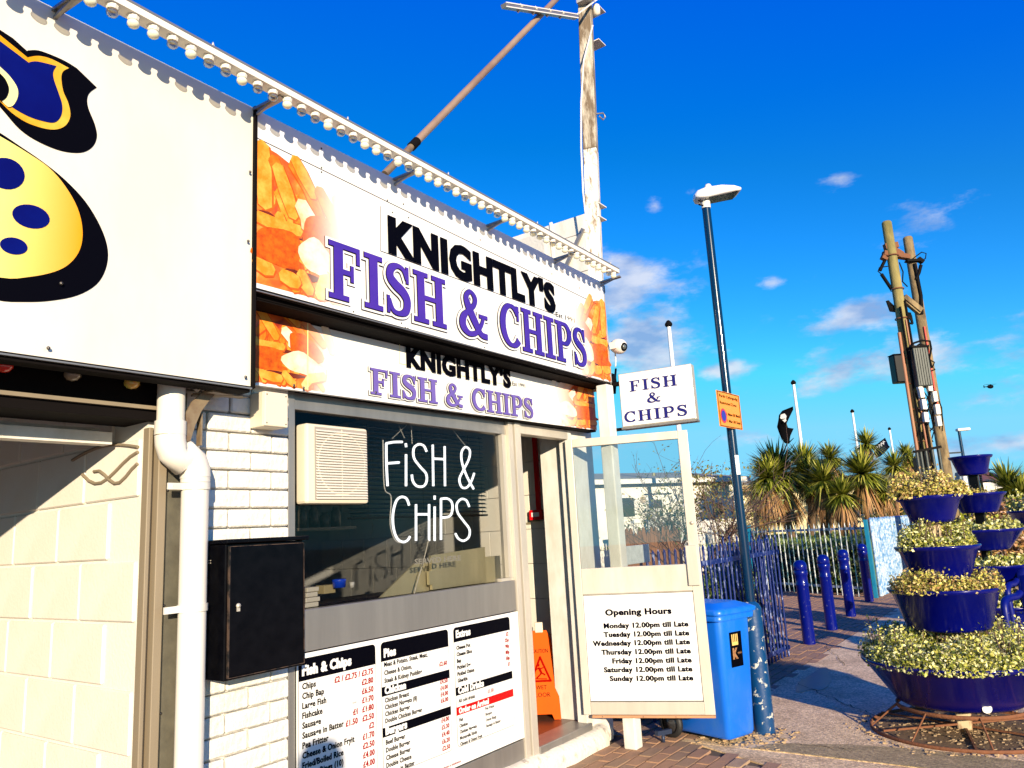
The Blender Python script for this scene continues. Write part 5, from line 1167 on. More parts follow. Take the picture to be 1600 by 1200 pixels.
for i in range(9000):
    p=Vector((rn.uniform(16,30),rn.uniform(.3,14),.98)); h_=rn.uniform(.03,.08); a=rn.uniform(0,6.28); g.add([p,p+Vector((.02*math.cos(a),.02*math.sin(a),0)),p+Vector((rn.uniform(-.02,.02),rn.uniform(-.02,.02),h_))],[(0,1,2)])
tag(g.build('lawn_grass',leafmat('grass blade',[(.08,.14,.015),(.18,.24,.04)]),kind='stuff'),'short sunlit grass on the lawn behind the hedge','grass')
# brown scalloped fence seen through the door glass
M_bw=mat('brown fence timber',(.24,.11,.055),.8,var=(.14,.06,.03),scale=8,stretch=(1,1,.2),bump=.3)
f1=look(975,855,13.2); f2=look(1062,850,14.4); f1.z=f2.z=0; bf=thing('brown_timber_fence','reddish brown timber fence with rounded board tops seen through the open door glass','fence',f1)
n=15; D=(f2-f1); zt=look(1010,829,13.8).z
for i in range(n):
    p=f1+D*(i/(n-1)); u_=D.normalized(); w_=D.length/(n-1)*.46; hh=zt-.12+.10*abs(math.sin(i*1.05))
    P_=[p-u_*w_,p+u_*w_,p+u_*w_+Vector((0,0,hh)),p+u_*w_*.6+Vector((0,0,hh+.07)),p+Vector((0,0,hh+.10)),p-u_*w_*.6+Vector((0,0,hh+.07)),p-u_*w_+Vector((0,0,hh))]
    MB().prism(P_,(.01,.02,0)).build('board',M_bw,bf)
# white picket fence
w1=look(1040,842,17.5); w2=look(1160,838,20); w1.z=w2.z=0; wfn=thing('white_picket_fence','white picket fence in front of the white bungalow','fence',w1)
D=w2-w1; n=24; zt=look(1100,812,18.7).z
for i in range(n+1):
    p=w1+D*(i/n); MB().obox(p+Vector((0,0,zt/2)),D.normalized()*.055,Vector((D.y,-D.x,0)).normalized()*.012,(0,0,zt/2-.03*(i%2))).build('picket',M_white,wfn)
MB().beam(w1+Vector((0,0,zt-.25)),w2+Vector((0,0,zt-.25)),.03,.08).build('rail',M_white,wfn); MB().beam(w1+Vector((0,0,.9)),w2+Vector((0,0,.9)),.03,.08).build('rail',M_white,wfn)
# ================================================================== bungalows
M_rend=mat('cream render',(.82,.78,.70),.8,var=(.70,.62,.48),scale=2,amt=.4,bump=.2); M_yel=mat('yellow render',(.80,.70,.42),.8,var=(.78,.60,.30),scale=1.5,amt=.5,bump=.2)
M_slate=mat('grey slate',(.26,.25,.17),.8,var=(.34,.32,.22),scale=6,amt=.7); M_win=mat('window dark',(.05,.055,.045),.08,coat=.5); M_fasc=mat('brown fascia',(.30,.17,.07),.7)
hA=look(925,800,21.0); hB=look(1158,800,23.5); hA.z=hB.z=.0
hs_=thing('white_bungalow','cream white bungalow with grey slate roof seen through the open door glass','house',hA)
u_=(hB-hA).normalized(); nb_=Vector((-u_.y,u_.x,0)); nb_=nb_ if nb_.dot(FWD)>0 else -nb_
def hz(px,py): 
    d=ray(px,py); nn=Vector((u_.y,-u_.x,0)); t=(hA-CAM).dot(nn)/d.dot(nn); Q=CAM+d*t; return (Q-hA).dot(u_),Q.z
Lh=(hB-hA).length; ez=hz(1000,756)[1]; rz_=hz(1000,737)[1]
b=MB(); b.prism([hA,hB,hB+Vector((0,0,ez)),hA+Vector((0,0,ez))],nb_*6); b.build('wall',M_rend,hs_)
b=MB(); b.prism([hA-u_*.3+Vector((0,0,ez+.01))-nb_*.3,hA-u_*.3+Vector((0,0,ez+.13))-nb_*.3,hA-u_*.3+Vector((0,0,rz_+.22))+nb_*3,hA-u_*.3+Vector((0,0,ez+.13))+nb_*6.3,hA-u_*.3+Vector((0,0,ez+.01))+nb_*6.3],u_*(Lh+.5)); b.build('roof',M_slate,hs_)
b=MB(); b.beam(hA-u_*.3-nb_*.33+Vector((0,0,ez+.05)),hB+u_*.2-nb_*.33+Vector((0,0,ez+.05)),.04,.13); b.build('gutter',M_white,hs_)
for x0,y0,x1,y1 in ((968,775,990,811),(1020,778,1034,810),(1112,783,1128,808)):
    s0,za_=hz(x0,y1); s1,zb_=hz(x1,y0); c=hA+u_*(s0+s1)/2-nb_*.02; 
    fr=MB().obox(c+Vector((0,0,(za_+zb_)/2)),u_*(s1-s0)/2,nb_*.03,(0,0,(zb_-za_)/2)).build('window',M_white,hs_)
    MB().obox(c-nb_*.035+Vector((0,0,(za_+zb_)/2)),u_*((s1-s0)/2-.05),nb_*.006,(0,0,(zb_-za_)/2-.05)).build('pane',M_win,fr)
s0,zc_=hz(1004,781); b=MB(); b.lathe([(.10,0),(.10,.03),(.07,.035),(.07,.015),(.0001,.015)],hA+u_*s0-nb_*.0+Vector((0,0,zc_)),16,ax=-nb_); b.build('round_vent',mat('tan vent',(.45,.36,.25),.6),hs_)
b=MB(); s0,za_=hz(1003,757); b.tube([hA+u_*s0-nb_*.08+Vector((0,0,za_-.28)),hA+u_*(s0+1.0)-nb_*.08+Vector((0,0,za_-.28))],.012,6); b.build('cable',M_dark,hs_)
# balustrade
ba=look(990,836,19.0); bb_=look(1045,834,19.6); zt=look(1010,814,19.2).z; zb2=look(1010,840,19.2).z
bal=thing('balustrade','white balustrade with a square pier in front of the white bungalow','balustrade',(ba.x,ba.y,0))
ba.z=bb_.z=0
MB().beam(ba+Vector((0,0,zt)),bb_+Vector((0,0,zt)),.14,.08).build('coping',M_rend,bal); MB().beam(ba+Vector((0,0,(zb2)/2)),bb_+Vector((0,0,zb2/2)),.14,zb2).build('plinth',M_rend,bal)
for i in range(13):
    p=ba+(bb_-ba)*((i+.5)/13); b=MB(); b.lathe([(.03,zb2),(.045,zb2+(zt-zb2)*.3),(.025,zb2+(zt-zb2)*.6),(.035,zt-.04)],p,8); b.build('baluster',M_rend,bal)
p=look(1024,835,18.9); b=MB(); b.box(p.x-.11,p.x+.11,p.y-.11,p.y+.11,0,zt+.22); b.box(p.x-.15,p.x+.15,p.y-.15,p.y+.15,zt+.221,zt+.29); b.build('pier',M_rend,bal)
# yellow building
yA=look(1140,800,26); yB=look(1445,790,27.0); yA.z=yB.z=0
yb=thing('yellow_bungalow','long low yellow rendered building behind the palms','house',yA)
u_=(yB-yA).normalized(); nb_=Vector((-u_.y,u_.x,0)); nb_=nb_ if nb_.dot(FWD)>0 else -nb_; hA=yA
Ly=(yB-yA).length; ez=hz(1180,765)[1]; tz=hz(1180,744)[1]
MB().prism([yA,yB,yB+Vector((0,0,ez)),yA+Vector((0,0,ez))],nb_*6).build('wall',M_yel,yb)
b=MB(); o_=-u_*.2; b.prism([yA+o_-nb_*.5+Vector((0,0,ez+.01)),yA+o_-nb_*.5+Vector((0,0,ez+.14)),yA+o_+nb_*2.0+Vector((0,0,tz-.05)),yA+o_+nb_*6+Vector((0,0,ez+.14)),yA+o_+nb_*6+Vector((0,0,ez+.01))],u_*(Ly+.3)); b.build('roof',mat('tan felt roof',(.50,.40,.18),.9,var=(.38,.30,.14),scale=4),yb)
MB().beam(yA+o_-nb_*.52+Vector((0,0,ez+.02)),yB-nb_*.52+Vector((0,0,ez+.02)),.03,.16).build('fascia_board',M_fasc,yb)
for x in (1184,1288,1402):
    s0,_=hz(x,800); p=hA+u_*s0-nb_*.30; b=MB(); b.box(p.x-.10,p.x+.10,p.y-.10,p.y+.10,0,ez); b.build('pillar',mat('ochre pillar',(.62,.36,.10),.8),yb)
for x0,x1 in ((1150,1163),(1340,1362)):
    s0,za_=hz(x0,806); s1,zb_=hz(x1,783); fr=MB().obox(hA+u_*(s0+s1)/2-nb_*.02+Vector((0,0,(za_+zb_)/2)),u_*(s1-s0)/2,nb_*.03,(0,0,(zb_-za_)/2)).build('window',M_white,yb); MB().obox(hA+u_*(s0+s1)/2-nb_*.055+Vector((0,0,(za_+zb_)/2)),u_*((s1-s0)/2-.05),nb_*.005,(0,0,(zb_-za_)/2-.05)).build('pane',M_win,fr)
# ================================================================== flagpoles
M_fp=mat('white flagpole',(.80,.80,.78),.3,coat=.4)
def flagpole(px,py,d,label):
    p=look(px,py,d); t=thing('flagpole',label,'flagpole',(p.x,p.y,0),0,'white flagpoles along the promenade')
    b=MB(); b.tube([(p.x,p.y,0),(p.x,p.y,p.z)],[.085,.055],12); b.build('pole',M_fp,t)
    b=MB(); b.lathe([(.06,0),(.10,.04),(.10,.10),(.05,.17),(.0001,.2)],(p.x,p.y,p.z),10); b.build('finial',M_dark,t); return p
fps=[flagpole(1045,511,20.8,'nearest white flagpole, rising behind the projecting FISH & CHIPS sign'),flagpole(1240,601,30.7,'white flagpole with the torn black flag at its side'),flagpole(1332,645,40,'white flagpole left of the spiky palm head and the navy flag'),flagpole(1390,672,49.8,'farthest white flagpole, bare, between the navy flag and the telegraph poles')]
M_flag=mat('black flag cloth',(.002,.002,.003),.9,spec=.05); M_flagn=mat('navy flag cloth',(.001,.003,.016),.9,spec=.05)
def cloth(mb,pxs,d,thick=.02,wob=.25):
    """pxs: rows of pixel points; a rippled sheet hung at distance d"""
    rows=len(pxs); cols_=len(pxs[0]); v=[]
    for i,r in enumerate(pxs):
        for j,(x,y) in enumerate(r): v.append(look(x,y,d+wob*math.sin(i*1.7+j*1.3)))
    f=[(i*cols_+j,i*cols_+j+1,(i+1)*cols_+j+1,(i+1)*cols_+j) for i in range(rows-1) for j in range(cols_-1)]
    mb.add(v,f,True)
b=MB(); cloth(b,[[(1239,635),(1239,637),(1239.5,640)],[(1222,642),(1229,645),(1234,651)],[(1217,649),(1224,655),(1229,661)],[(1216,657),(1223,663),(1231,668)],[(1214,667),(1226,674),(1240,670)],[(1217,676),(1226,682),(1235,681)],[(1221,686),(1228,690),(1233,690)],[(1226,692),(1232,693),(1240,684)]],30.6)
fl=tag(b.build('torn_flag',M_flag),'torn black flag with a pale emblem blowing from the second flagpole','flag'); sm_=fl.modifiers.new('solid','SOLIDIFY'); sm_.thickness=.02
b=MB(); cloth(b,[[(1220,648),(1226,646),(1229,650)],[(1219,653),(1224,655),(1228,655)],[(1226,660),(1227,659),(1229,657)]],30.35,wob=.02); b.build('emblem',mat('pale flag print',(.5,.5,.5),.7),fl)
b=MB(); cloth(b,[[(1362,697),(1370,694),(1378,688),(1383,684)],[(1364,702),(1372,700),(1381,695),(1386,691)],[(1366,708),(1375,706),(1383,701),(1388,696)],[(1369,716),(1375,713),(1382,707),(1390,698)]],39.6,wob=.15)
f2_=tag(b.build('navy_flag',M_flagn),'navy flag with faint pale lettering flying from the third flagpole','flag'); sm_=f2_.modifiers.new('solid','SOLIDIFY'); sm_.thickness=.02
b=MB()
for i in range(5):
    a=look(1368+i*3.2,705-i*2.6,39.2); b.beam(a,a+Vector((0,0,.18)),.03,.05); b.beam(a+Vector((0,0,.18)),look(1370+i*3.2,701-i*2.6,39.2),.03,.03)
b.build('flag_marks',mat('pale flag print',(.5,.5,.5),.7),f2_)
# ================================================================== palms
M_pl=leafmat('palm leaf',[(.018,.03,.004),(.09,.12,.012),(.30,.32,.03),(.52,.48,.10)],.32,trans=.12); M_pd=leafmat('dry palm leaf',[(.25,.12,.04),(.42,.22,.09),(.30,.18,.06),(.16,.08,.03)],.6); M_tr=mat('palm bark',(.30,.16,.07),.85,var=(.14,.08,.04),scale=12,bump=.8,stretch=(1,1,4))
M_trd=mat('dark palm bark',(.12,.08,.05),.9,var=(.3,.18,.09),scale=10,bump=.8,stretch=(1,1,4))
def blade(mb,c,d,L_,w,droop,rnd):
    d=d.normalized(); s=d.cross(Vector((0,0,1)))
    if s.length<.05: s=Vector((1,0,0))
    s=s.normalized()*w/2; pts=[]; n=4
    for i in range(n+1):
        t=i/n; pts.append(c+d*L_*t+Vector((0,0,-droop*L_*t*t)))
    v=[]
    for i,p in enumerate(pts):
        ww=(1,1.15,.95,.6,.02)[i]; v+=[p-s*ww,p+s*ww]
    mb.add(v,[(2*i,2*i+1,2*i+3,2*i+2) for i in range(n)])
def head_(green,dry,c,r,n,rnd,skirt=.3,dense=1.0):
    for i in range(n):
        u=rnd.uniform(-.35,1); a=rnd.uniform(0,6.2832); q=math.sqrt(max(0,1-u*u)); d=Vector((q*math.cos(a),q*math.sin(a),u))
        blade(green,c,d,r*rnd.uniform(.7,1.15),r*.062,rnd.uniform(.05,.25) if u>.2 else rnd.uniform(.2,.55),rnd)
    for i in range(int(n*skirt)):
        a=rnd.uniform(0,6.2832); d=Vector((math.cos(a)*.5,math.sin(a)*.5,-rnd.uniform(.5,1.2))); blade(dry,c-Vector((0,0,r*.08)),d,r*rnd.uniform(.7,1.25),r*.05,.3,rnd)
def palm(heads,base,label,d,rnd,trr=.10,n=150,dark=False,skirt=.18):
    """heads: (px,py,radius px)"""
    bs=look(*base,d); bs.z=max(bs.z-.3,.6) if bs.z>.6 else bs.z
    t=thing('palm_tree',label,'palm',(bs.x,bs.y,.9),0,'spiky palms on the lawn')
    tr=MB(); gr=MB(); dr=MB()
    for (px,py,rp) in heads:
        dd=d+rnd.uniform(-.6,.6); c=look(px,py,dd); r=rp*dd/FOC
        m1=bs.lerp(c,.5)+Vector((rnd.uniform(-.12,.12),rnd.uniform(-.12,.12),0)); tr.tube([bs,bs.lerp(m1,.5),m1,m1.lerp(c,.5),c-Vector((0,0,r*.05))],[trr*1.2,trr,trr*.85,trr*.8,trr*.7],8)
        head_(gr,dr,c,r*1.45,int(n*2.1),rnd,skirt)
    tr.build('trunk',M_trd if dark else M_tr,t); gr.build('crown',M_pl,t); dr.build('dry_leaves',M_pd,t)
rp=random.Random(11)
palm([(1213,740,42),(1200,748,30)],(1242,838),'large leftmost palm with a wide crown and brown drooping leaves',20.5,rp,n=330,skirt=1.1,dark=True)
palm([(1256,728,32),(1262,742,26)],(1264,838),'dark palm right of the largest brown palm',21.5,rp,n=260,dark=True)
palm([(1287,752,31)],(1284,840),'palm with a hanging skirt of dead leaves on a thick orange trunk',20,rp,n=240,skirt=.8,trr=.13)
palm([(1297,716,24),(1300,735,22)],(1290,838),'dark palm head standing up between the flagpole and the middle palms',23,rp,n=170,dark=True)
palm([(1316,773,27)],(1312,842),'low palm with a yellow tipped crown near the centre of the clump',19.5,rp,n=230,skirt=.8,trr=.12)
palm([(1347,741,35)],(1330,843),'bright green palm with a round crown on a curved pale trunk',19.8,rp,n=300,trr=.08)
palm([(1354,694,21)],(1356,838),'tallest palm with a small round head beside the navy flag',22,rp,n=170,trr=.07)
palm([(1373,764,24),(1384,770,18)],(1398,838),'low yellow green palm left of the top planter pot',20.2,rp,n=190,trr=.07)
palm([(1397,729,24)],(1404,838),'palm with a loose crown left of the telegraph poles',22.5,rp,n=180,trr=.07)
palm([(1416,713,20),(1425,722,16)],(1428,838),'thin palm with dry leaves touching the telegraph poles',24,rp,n=130,trr=.07,skirt=.9)
palm([(1575,762,34),(1597,775,30)],(1590,830),'yellow palm at the right edge behind the far planter',15.5,rp,n=260,skirt=1.0)
# bare shrubs
M_twig=mat('bare twig',(.12,.07,.05),.8); M_sl2=leafmat('sparse shrub leaf',[(.05,.07,.012),(.14,.15,.03),(.20,.15,.04),(.10,.13,.02)],.5)
def shrub(base,hts,spread,label,d,rnd,nl=1500,lsz=.05,nb=26):
    bs=look(*base,d); t=thing('bare_shrub',label,'shrub',(bs.x,bs.y,0))
    tw=MB(); lf=MB()
    def grow(p,dv,L_,r,lev):
        n=4; pts=[p]; q=p
        for i in range(n):
            dv=(dv+Vector((rnd.gauss(0,.16),rnd.gauss(0,.16),rnd.gauss(0,.10)+.05))).normalized(); q=q+dv*L_/n; pts.append(q)
        tw.tube(pts,[r*(1-.5*i/n) for i in range(n+1)],5,caps=False)
        if lev<3:
            for k in range(3 if lev else 4):
                i=rnd.randint(1,n); nd=(dv+Vector((rnd.gauss(0,.6),rnd.gauss(0,.6),rnd.gauss(.15,.4)))).normalized(); grow(pts[i],nd,L_*rnd.uniform(.5,.8),r*.55,lev+1)
        else:
            for k in range(3):
                if rnd.random()<.6: leaf(lf,pts[rnd.randint(1,n)]+Vector((rnd.gauss(0,.03),rnd.gauss(0,.03),rnd.gauss(0,.03))),lsz*rnd.uniform(.6,1.4),rnd)
    for i in range(nb):
        dv=Vector((rnd.gauss(0,spread),rnd.gauss(0,spread),1)).normalized(); grow(bs+Vector((rnd.uniform(-.2,.2),rnd.uniform(-.2,.2),0)),dv,hts*rnd.uniform(.45,.75),.020,0)
    tw.build('branches',M_twig,t)
    for _ in range(nl):
        p=bs+Vector((rnd.gauss(0,.42),rnd.gauss(0,.42),hts*rnd.uniform(.52,.88))); leaf(lf,p,lsz*rnd.uniform(.6,1.5),rnd)
    lf.build('leaves',M_sl2,t)
shrub((1108,905),2.3,.42,'bare twiggy shrub with brown and green leaves between the door and the lamp post',13.8,random.Random(5),nl=800,nb=7)
shrub((1062,890),1.7,.6,'thin bare shrub seen through the right of the door glass',15,random.Random(8),nl=150,nb=10)
shrub((1180,880),1.5,.5,'low reddish twiggy shrub right of the lamp post in front of the yellow building',17,random.Random(9),nl=60,nb=5,lsz=.06)
# ================================================================== telegraph poles
M_tp=mat('yellowed telegraph pole',(.34,.27,.09),.85,var=(.10,.09,.02),scale=7,amt=.8,bump=.6,stretch=(1,1,.3)); M_tp2=mat('pale telegraph pole',(.34,.24,.11),.85,var=(.06,.04,.02),scale=8,amt=.9,bump=.6,stretch=(1,1,.35))
M_cab=mat('black cable',(.003,.0025,.0025),.7,spec=.1); M_cabt=mat('tan conduit',(.34,.18,.09),.6,var=(.36,.10,.05),scale=3,amt=.8,stretch=(1,1,.4)); M_cabg=mat('grey steel cabinet',(.035,.045,.04),.5,.1,var=(.08,.09,.08),scale=4)
D1=16.5; t1=look(1385,347,D1); D2=17.2; t2=look(1418,371,D2)
def L1(px,py,dd=0): # point near the poles at an image position
    return look(px,py,D1+(py-347)/400*-.9+dd)
bt1=Vector((t1.x,t1.y,0)); bt2=Vector((t2.x,t2.y,0))
def polex(t_,r0,r1,m,par,nm='pole'):
    b=MB(); b.tube([(t_.x,t_.y,0),(t_.x,t_.y,t_.z*.5),(t_.x,t_.y,t_.z-.02)],[r0,(r0+r1)/2,r1],16); b.lathe([(r1,0),(r1*.8,.03),(.0001,.04)],(t_.x,t_.y,t_.z-.02),16); return b.build(nm,m,par)
tp1=thing('telegraph_pole','taller yellowish wooden telegraph pole on the left of the pair with conduits strapped to it','telegraph pole',bt1,0,'pair of telegraph poles')
polex(t1,.125,.10,M_tp,tp1)
tp2=thing('telegraph_pole','slightly shorter pale wooden telegraph pole on the right of the pair with a red cable','telegraph pole',bt2,0,'pair of telegraph poles')
polex(t2,.12,.10,M_tp2,tp2)
DT=lambda z: Vector((0,0,z))
def onp(t_,z,dx=0,dy=0): return Vector((t_.x+dx,t_.y+dy,z))
def zat(t_,py):
    lo,hi=0,9
    for _ in range(40):
        m_=(lo+hi)/2; c=Vector((t_.x,t_.y,m_))-CAM; y=600+FOC*(-c.dot(up))/c.dot(FWD)
        if y>py: lo=m_
        else: hi=m_
    return lo
z=lambda py: zat(t1,py)
ctr=lambda z_: (onp(t1,z_)+onp(t2,z_))/2
tc_=-rt  # towards image left
# conduits on the left pole
b=MB(); l_=rt*-.13-FWD*.05
b.tube([onp(t1,z(520))+l_,onp(t1,z(620))+l_*1.1,onp(t1,z(760))+l_*1.15,onp(t1,1.0)+l_*1.15],.035,8); b.build('conduit',M_cabt,tp1)
for k,(py0,off,m) in enumerate(((480,-.06,M_cab),(500,.02,M_cabt),(470,.07,M_cab),(540,.11,M_tp2))):
    b=MB(); o_=rt*off-FWD*.125; b.tube([onp(t1,z(py0))+o_*.95,onp(t1,z(600))+o_,onp(t1,z(700))+o_*1.1,onp(t1,1.0)+o_*1.15],.020,6); b.build('cable',m,tp1)
b=MB(); o_=-FWD*.115+rt*-.02; b.tube([onp(t2,z(500))+o_,onp(t2,z(580))+o_,onp(t2,z(640))+o_],.024,6); b.build('cable',mat('red cable',(.55,.05,.02),.5),tp2,label='red cable')
b=MB(); o_=-FWD*.11; b.tube([onp(t2,z(398))+o_,onp(t2,z(450))+o_+rt*.02,onp(t2,z(480))+o_+rt*-.03],.04,6); b.build('cable_wrap',M_cab,tp2)
b=MB()
for py in (400,452,498,560,600,640,660,690,720):
    b.lathe([(.132,-.012),(.136,-.012),(.136,.012),(.132,.012)],onp(t1,z(py)),14)
b.build('strap',M_rust,tp1)
def hw_(name,label,mk,m,cat='fitting'): 
    b=MB(); mk(b); return tag(b.build(name,m),label,cat)
hw_('pole_crossbar','rusty clamp bar near the top joining the two telegraph poles',lambda b:[b.beam(L1(1380,396),L1(1420,402),.14,.10),b.beam(L1(1382,386),L1(1402,383),.12,.12),b.beam(L1(1378,400),L1(1386,404),.12,.12),b.beam(L1(1395,392),L1(1408,400),.16,.14)],M_rust,'bracket')
hw_('pole_brace','pale timber brace across the middle of the telegraph poles',lambda b:[b.beam(L1(1411,464),L1(1438,486),.16,.10),b.beam(L1(1412,470),L1(1436,490),.10,.05)],M_tp2,'brace')
hw_('line_fitting','cable fitting with looping black wire on the right telegraph pole',lambda b:[b.tube([L1(1413,410),L1(1425,405),L1(1440,394),L1(1447,396),L1(1446,404),L1(1438,408),L1(1420,412)],.012,5),b.beam(L1(1416,408),L1(1440,407),.12,.05),b.tube([L1(1439,414),L1(1436,426),L1(1431,437)],.035,6),b.tube([L1(1405,410),L1(1411,425),L1(1410,440),L1(1418,448)],.014,5),b.beam(L1(1434,404),L1(1442,410),.1,.08)],M_cab,'fitting')
hw_('stay_wire','black wire loop and strut on the left side of the left telegraph pole',lambda b:[b.tube([L1(1387,416),L1(1374,418),L1(1372,424),L1(1377,428),L1(1393,453)],.012,5),b.tube([L1(1383,406),L1(1378,416),L1(1375,423)],.035,6),b.tube([L1(1377,428),L1(1393,452)],.035,6)],M_cab,'wire')
hw_('cable_bundle','tangle of cables and insulators half way up the telegraph poles',lambda b:[b.tube([L1(1387+random.uniform(-2,2),470),L1(1392+random.uniform(-3,3),476+k*2),L1(1400,482+k),L1(1420+random.uniform(-6,6),492+random.uniform(-8,12)),L1(1426,506)],.022,5) for k in range(6)],M_cab,'cables')
sg=thing('transformer_cabinet','tall grey ribbed transformer cabinet mounted between the telegraph poles','cabinet',L1(1436,575))
cpt=L1(1436,575,-.25); ax_=rt.copy(); ax_.z=0; ax_.normalize(); ay_=Vector((-ax_.y,ax_.x,0))
b=MB(); b.obox(cpt,ax_*.15,ay_*.16,(0,0,.40)); b.build('casing',M_cabg,sg,bevel=.015); b=MB(); [b.obox(cpt-ay_*.168+ax_*(-.10+.05*k),ax_*.008,ay_*.008,(0,0,.38)) for k in range(5)]; b.build('ribs',M_cabg,sg); b=MB(); b.obox(cpt+Vector((0,0,.42)),ax_*.18,ay_*.18,(0,0,.018)); b.build('lid',M_cab,sg)
bc=thing('switch_box','black switch box on the left side of the telegraph poles','switch box',L1(1407,577)); cpt2=L1(1406,577,-.05)
b=MB(); b.obox(cpt2,ax_*.15,ay_*.12,(0,0,.29)); b.build('casing',M_blackp,bc,bevel=.02); b=MB(); b.obox(cpt2+Vector((0,0,.30)),ax_*.155,ay_*.125,(0,0,.008)); b.build('lid',M_cab,bc)
hw_('cable_loop','thick black cable loops over the top of the transformer cabinet',lambda b:[b.tube([L1(1423,560,-.3),L1(1420,548,-.3),L1(1428,536,-.3),L1(1440,532,-.3),L1(1453,533,-.3),L1(1455,545,-.3),L1(1452,560,-.3),L1(1456,575,-.3)],.022,6),b.tube([L1(1425,562,-.35),L1(1423,548,-.35),L1(1436,538,-.35),L1(1450,540,-.35),L1(1450,556,-.35)],.018,6),b.tube([L1(1452,562,-.3),L1(1460,566,-.3),L1(1457,574,-.3),L1(1461,577,-.3),L1(1450,582,-.3)],.014,5)],M_cab,'cable')
rr=random.Random(21)
wi=0
for k,(px,py) in enumerate(((1439,614),(1443,632),(1446,652),(1460,620),(1464,640),(1466,658),(1452,604),(1436,601))):
    t=thing('service_box','white insulated service box %s on the telegraph poles'%('upper left','middle left','lower left','upper right','middle right','lower right','tilted at the top','small at the very top')[k] if False else ('white service box, '+('upper one of the left row','middle one of the left row','lowest one of the left row','upper one of the right row','middle one of the right row','lowest one of the right row','tilted one under the transformer cabinet','small one left under the transformer cabinet')[k]),'service box',L1(px,py,-.3),0,'white service boxes on the telegraph poles')
    c=L1(px,py,-.32); rx=Matrix.Rotation(rr.uniform(-.3,.3),3,'Y'); b=MB(); b.obox(c,rx@ax_*.045,ay_*.05,rx@Vector((0,0,.105))); b.build('box',M_pvc,t,bevel=.01); b=MB(); b.tube([c-Vector((0,0,.10)),c+ax_*rr.uniform(-.02,.08)-Vector((0,0,.16)),c+ax_*rr.uniform(.0,.1)-Vector((0,0,.10))],.014,5); b.build('tail_cable',M_cab,t)
b=MB()
for k in range(16):
    px=rr.uniform(1428,1464); py=rr.uniform(600,640); pts=[L1(px,py,-.25)]
    for i in range(4): px+=rr.uniform(-9,9); py+=rr.uniform(6,22); pts.append(L1(px,py,-.25+rr.uniform(-.05,.05)))
    b.tube(pts,.012,5)
tag(b.build('service_cables',M_cab),'mass of looping service cables around the white boxes','cables')
tg=thing('pole_guard','dark steel guard frame round the foot of the telegraph poles behind the planters','guard frame',ctr(0))
g0,g1,g2=L1(1430,704,-.4),L1(1469,698,-.4),L1(1436,704,.3)
for (a,c) in (((1432,705),(1440,790)),((1446,702),(1457,800)),((1456,701),(1472,800)),((1466,700),(1480,800)),((1438,704),(1448,800))):
    p=L1(*a,-.4); MB().tube([p,Vector((p.x,p.y,0))],.030,6).build('upright',M_cabg,tg)
MB().beam(L1(1428,706,-.4),L1(1470,698,-.4),.06,.05).build('top_bar',M_cab,tg)
p=L1(1444,745,-.2); MB().obox(Vector((p.x,p.y,1.3)),ax_*.13,ay_*.10,(0,0,1.25)).build('guard_plate',M_blackp,tg)
# ================================================================== tiered planters
M_pot=mat('blue planter enamel',(.0005,.0014,.12),.24,coat=.2,spec=.2,var=(.0015,.005,.18),scale=3,amt=.5)
M_soil=mat('soil',(.03,.018,.01),.95,bump=.8)
M_var=leafmat('variegated leaf',[(.04,.07,.008),(.36,.38,.04),(.62,.58,.16),(.78,.74,.40),(.10,.15,.015),(.50,.44,.07)],.4,trans=.08)
M_var2=leafmat('pinkish variegated leaf',[(.08,.09,.01),(.56,.48,.08),(.66,.50,.20),(.34,.16,.05),(.64,.60,.14),(.16,.18,.02)],.45,trans=.08)
M_wp=mat('weathered white post',(.70,.56,.34),.7,var=(.20,.07,.02),scale=8,amt=1,thr=(.45,.6),stretch=(1,1,.4))
def pot(parent,c,z,R1,Hh,R0,lip=.02,name='pot'):
    b=MB(); b.lathe([(.0001,z-Hh),(R0*.92,z-Hh),(R0,z-Hh+.02),(R1-.015,z-.035),(R1,z-.03),(R1+lip*.6,z-.01),(R1+lip*.6,z),(R1-.012,z+.002),(R1-.02,z-.01),(R1-.03,z-.05)],c,40); o=b.build(name,M_pot,parent)
    b=MB(); b.lathe([(R1-.028,z-.045),(.0001,z-.015)],c,28); s=b.build('soil',M_soil,parent); return o
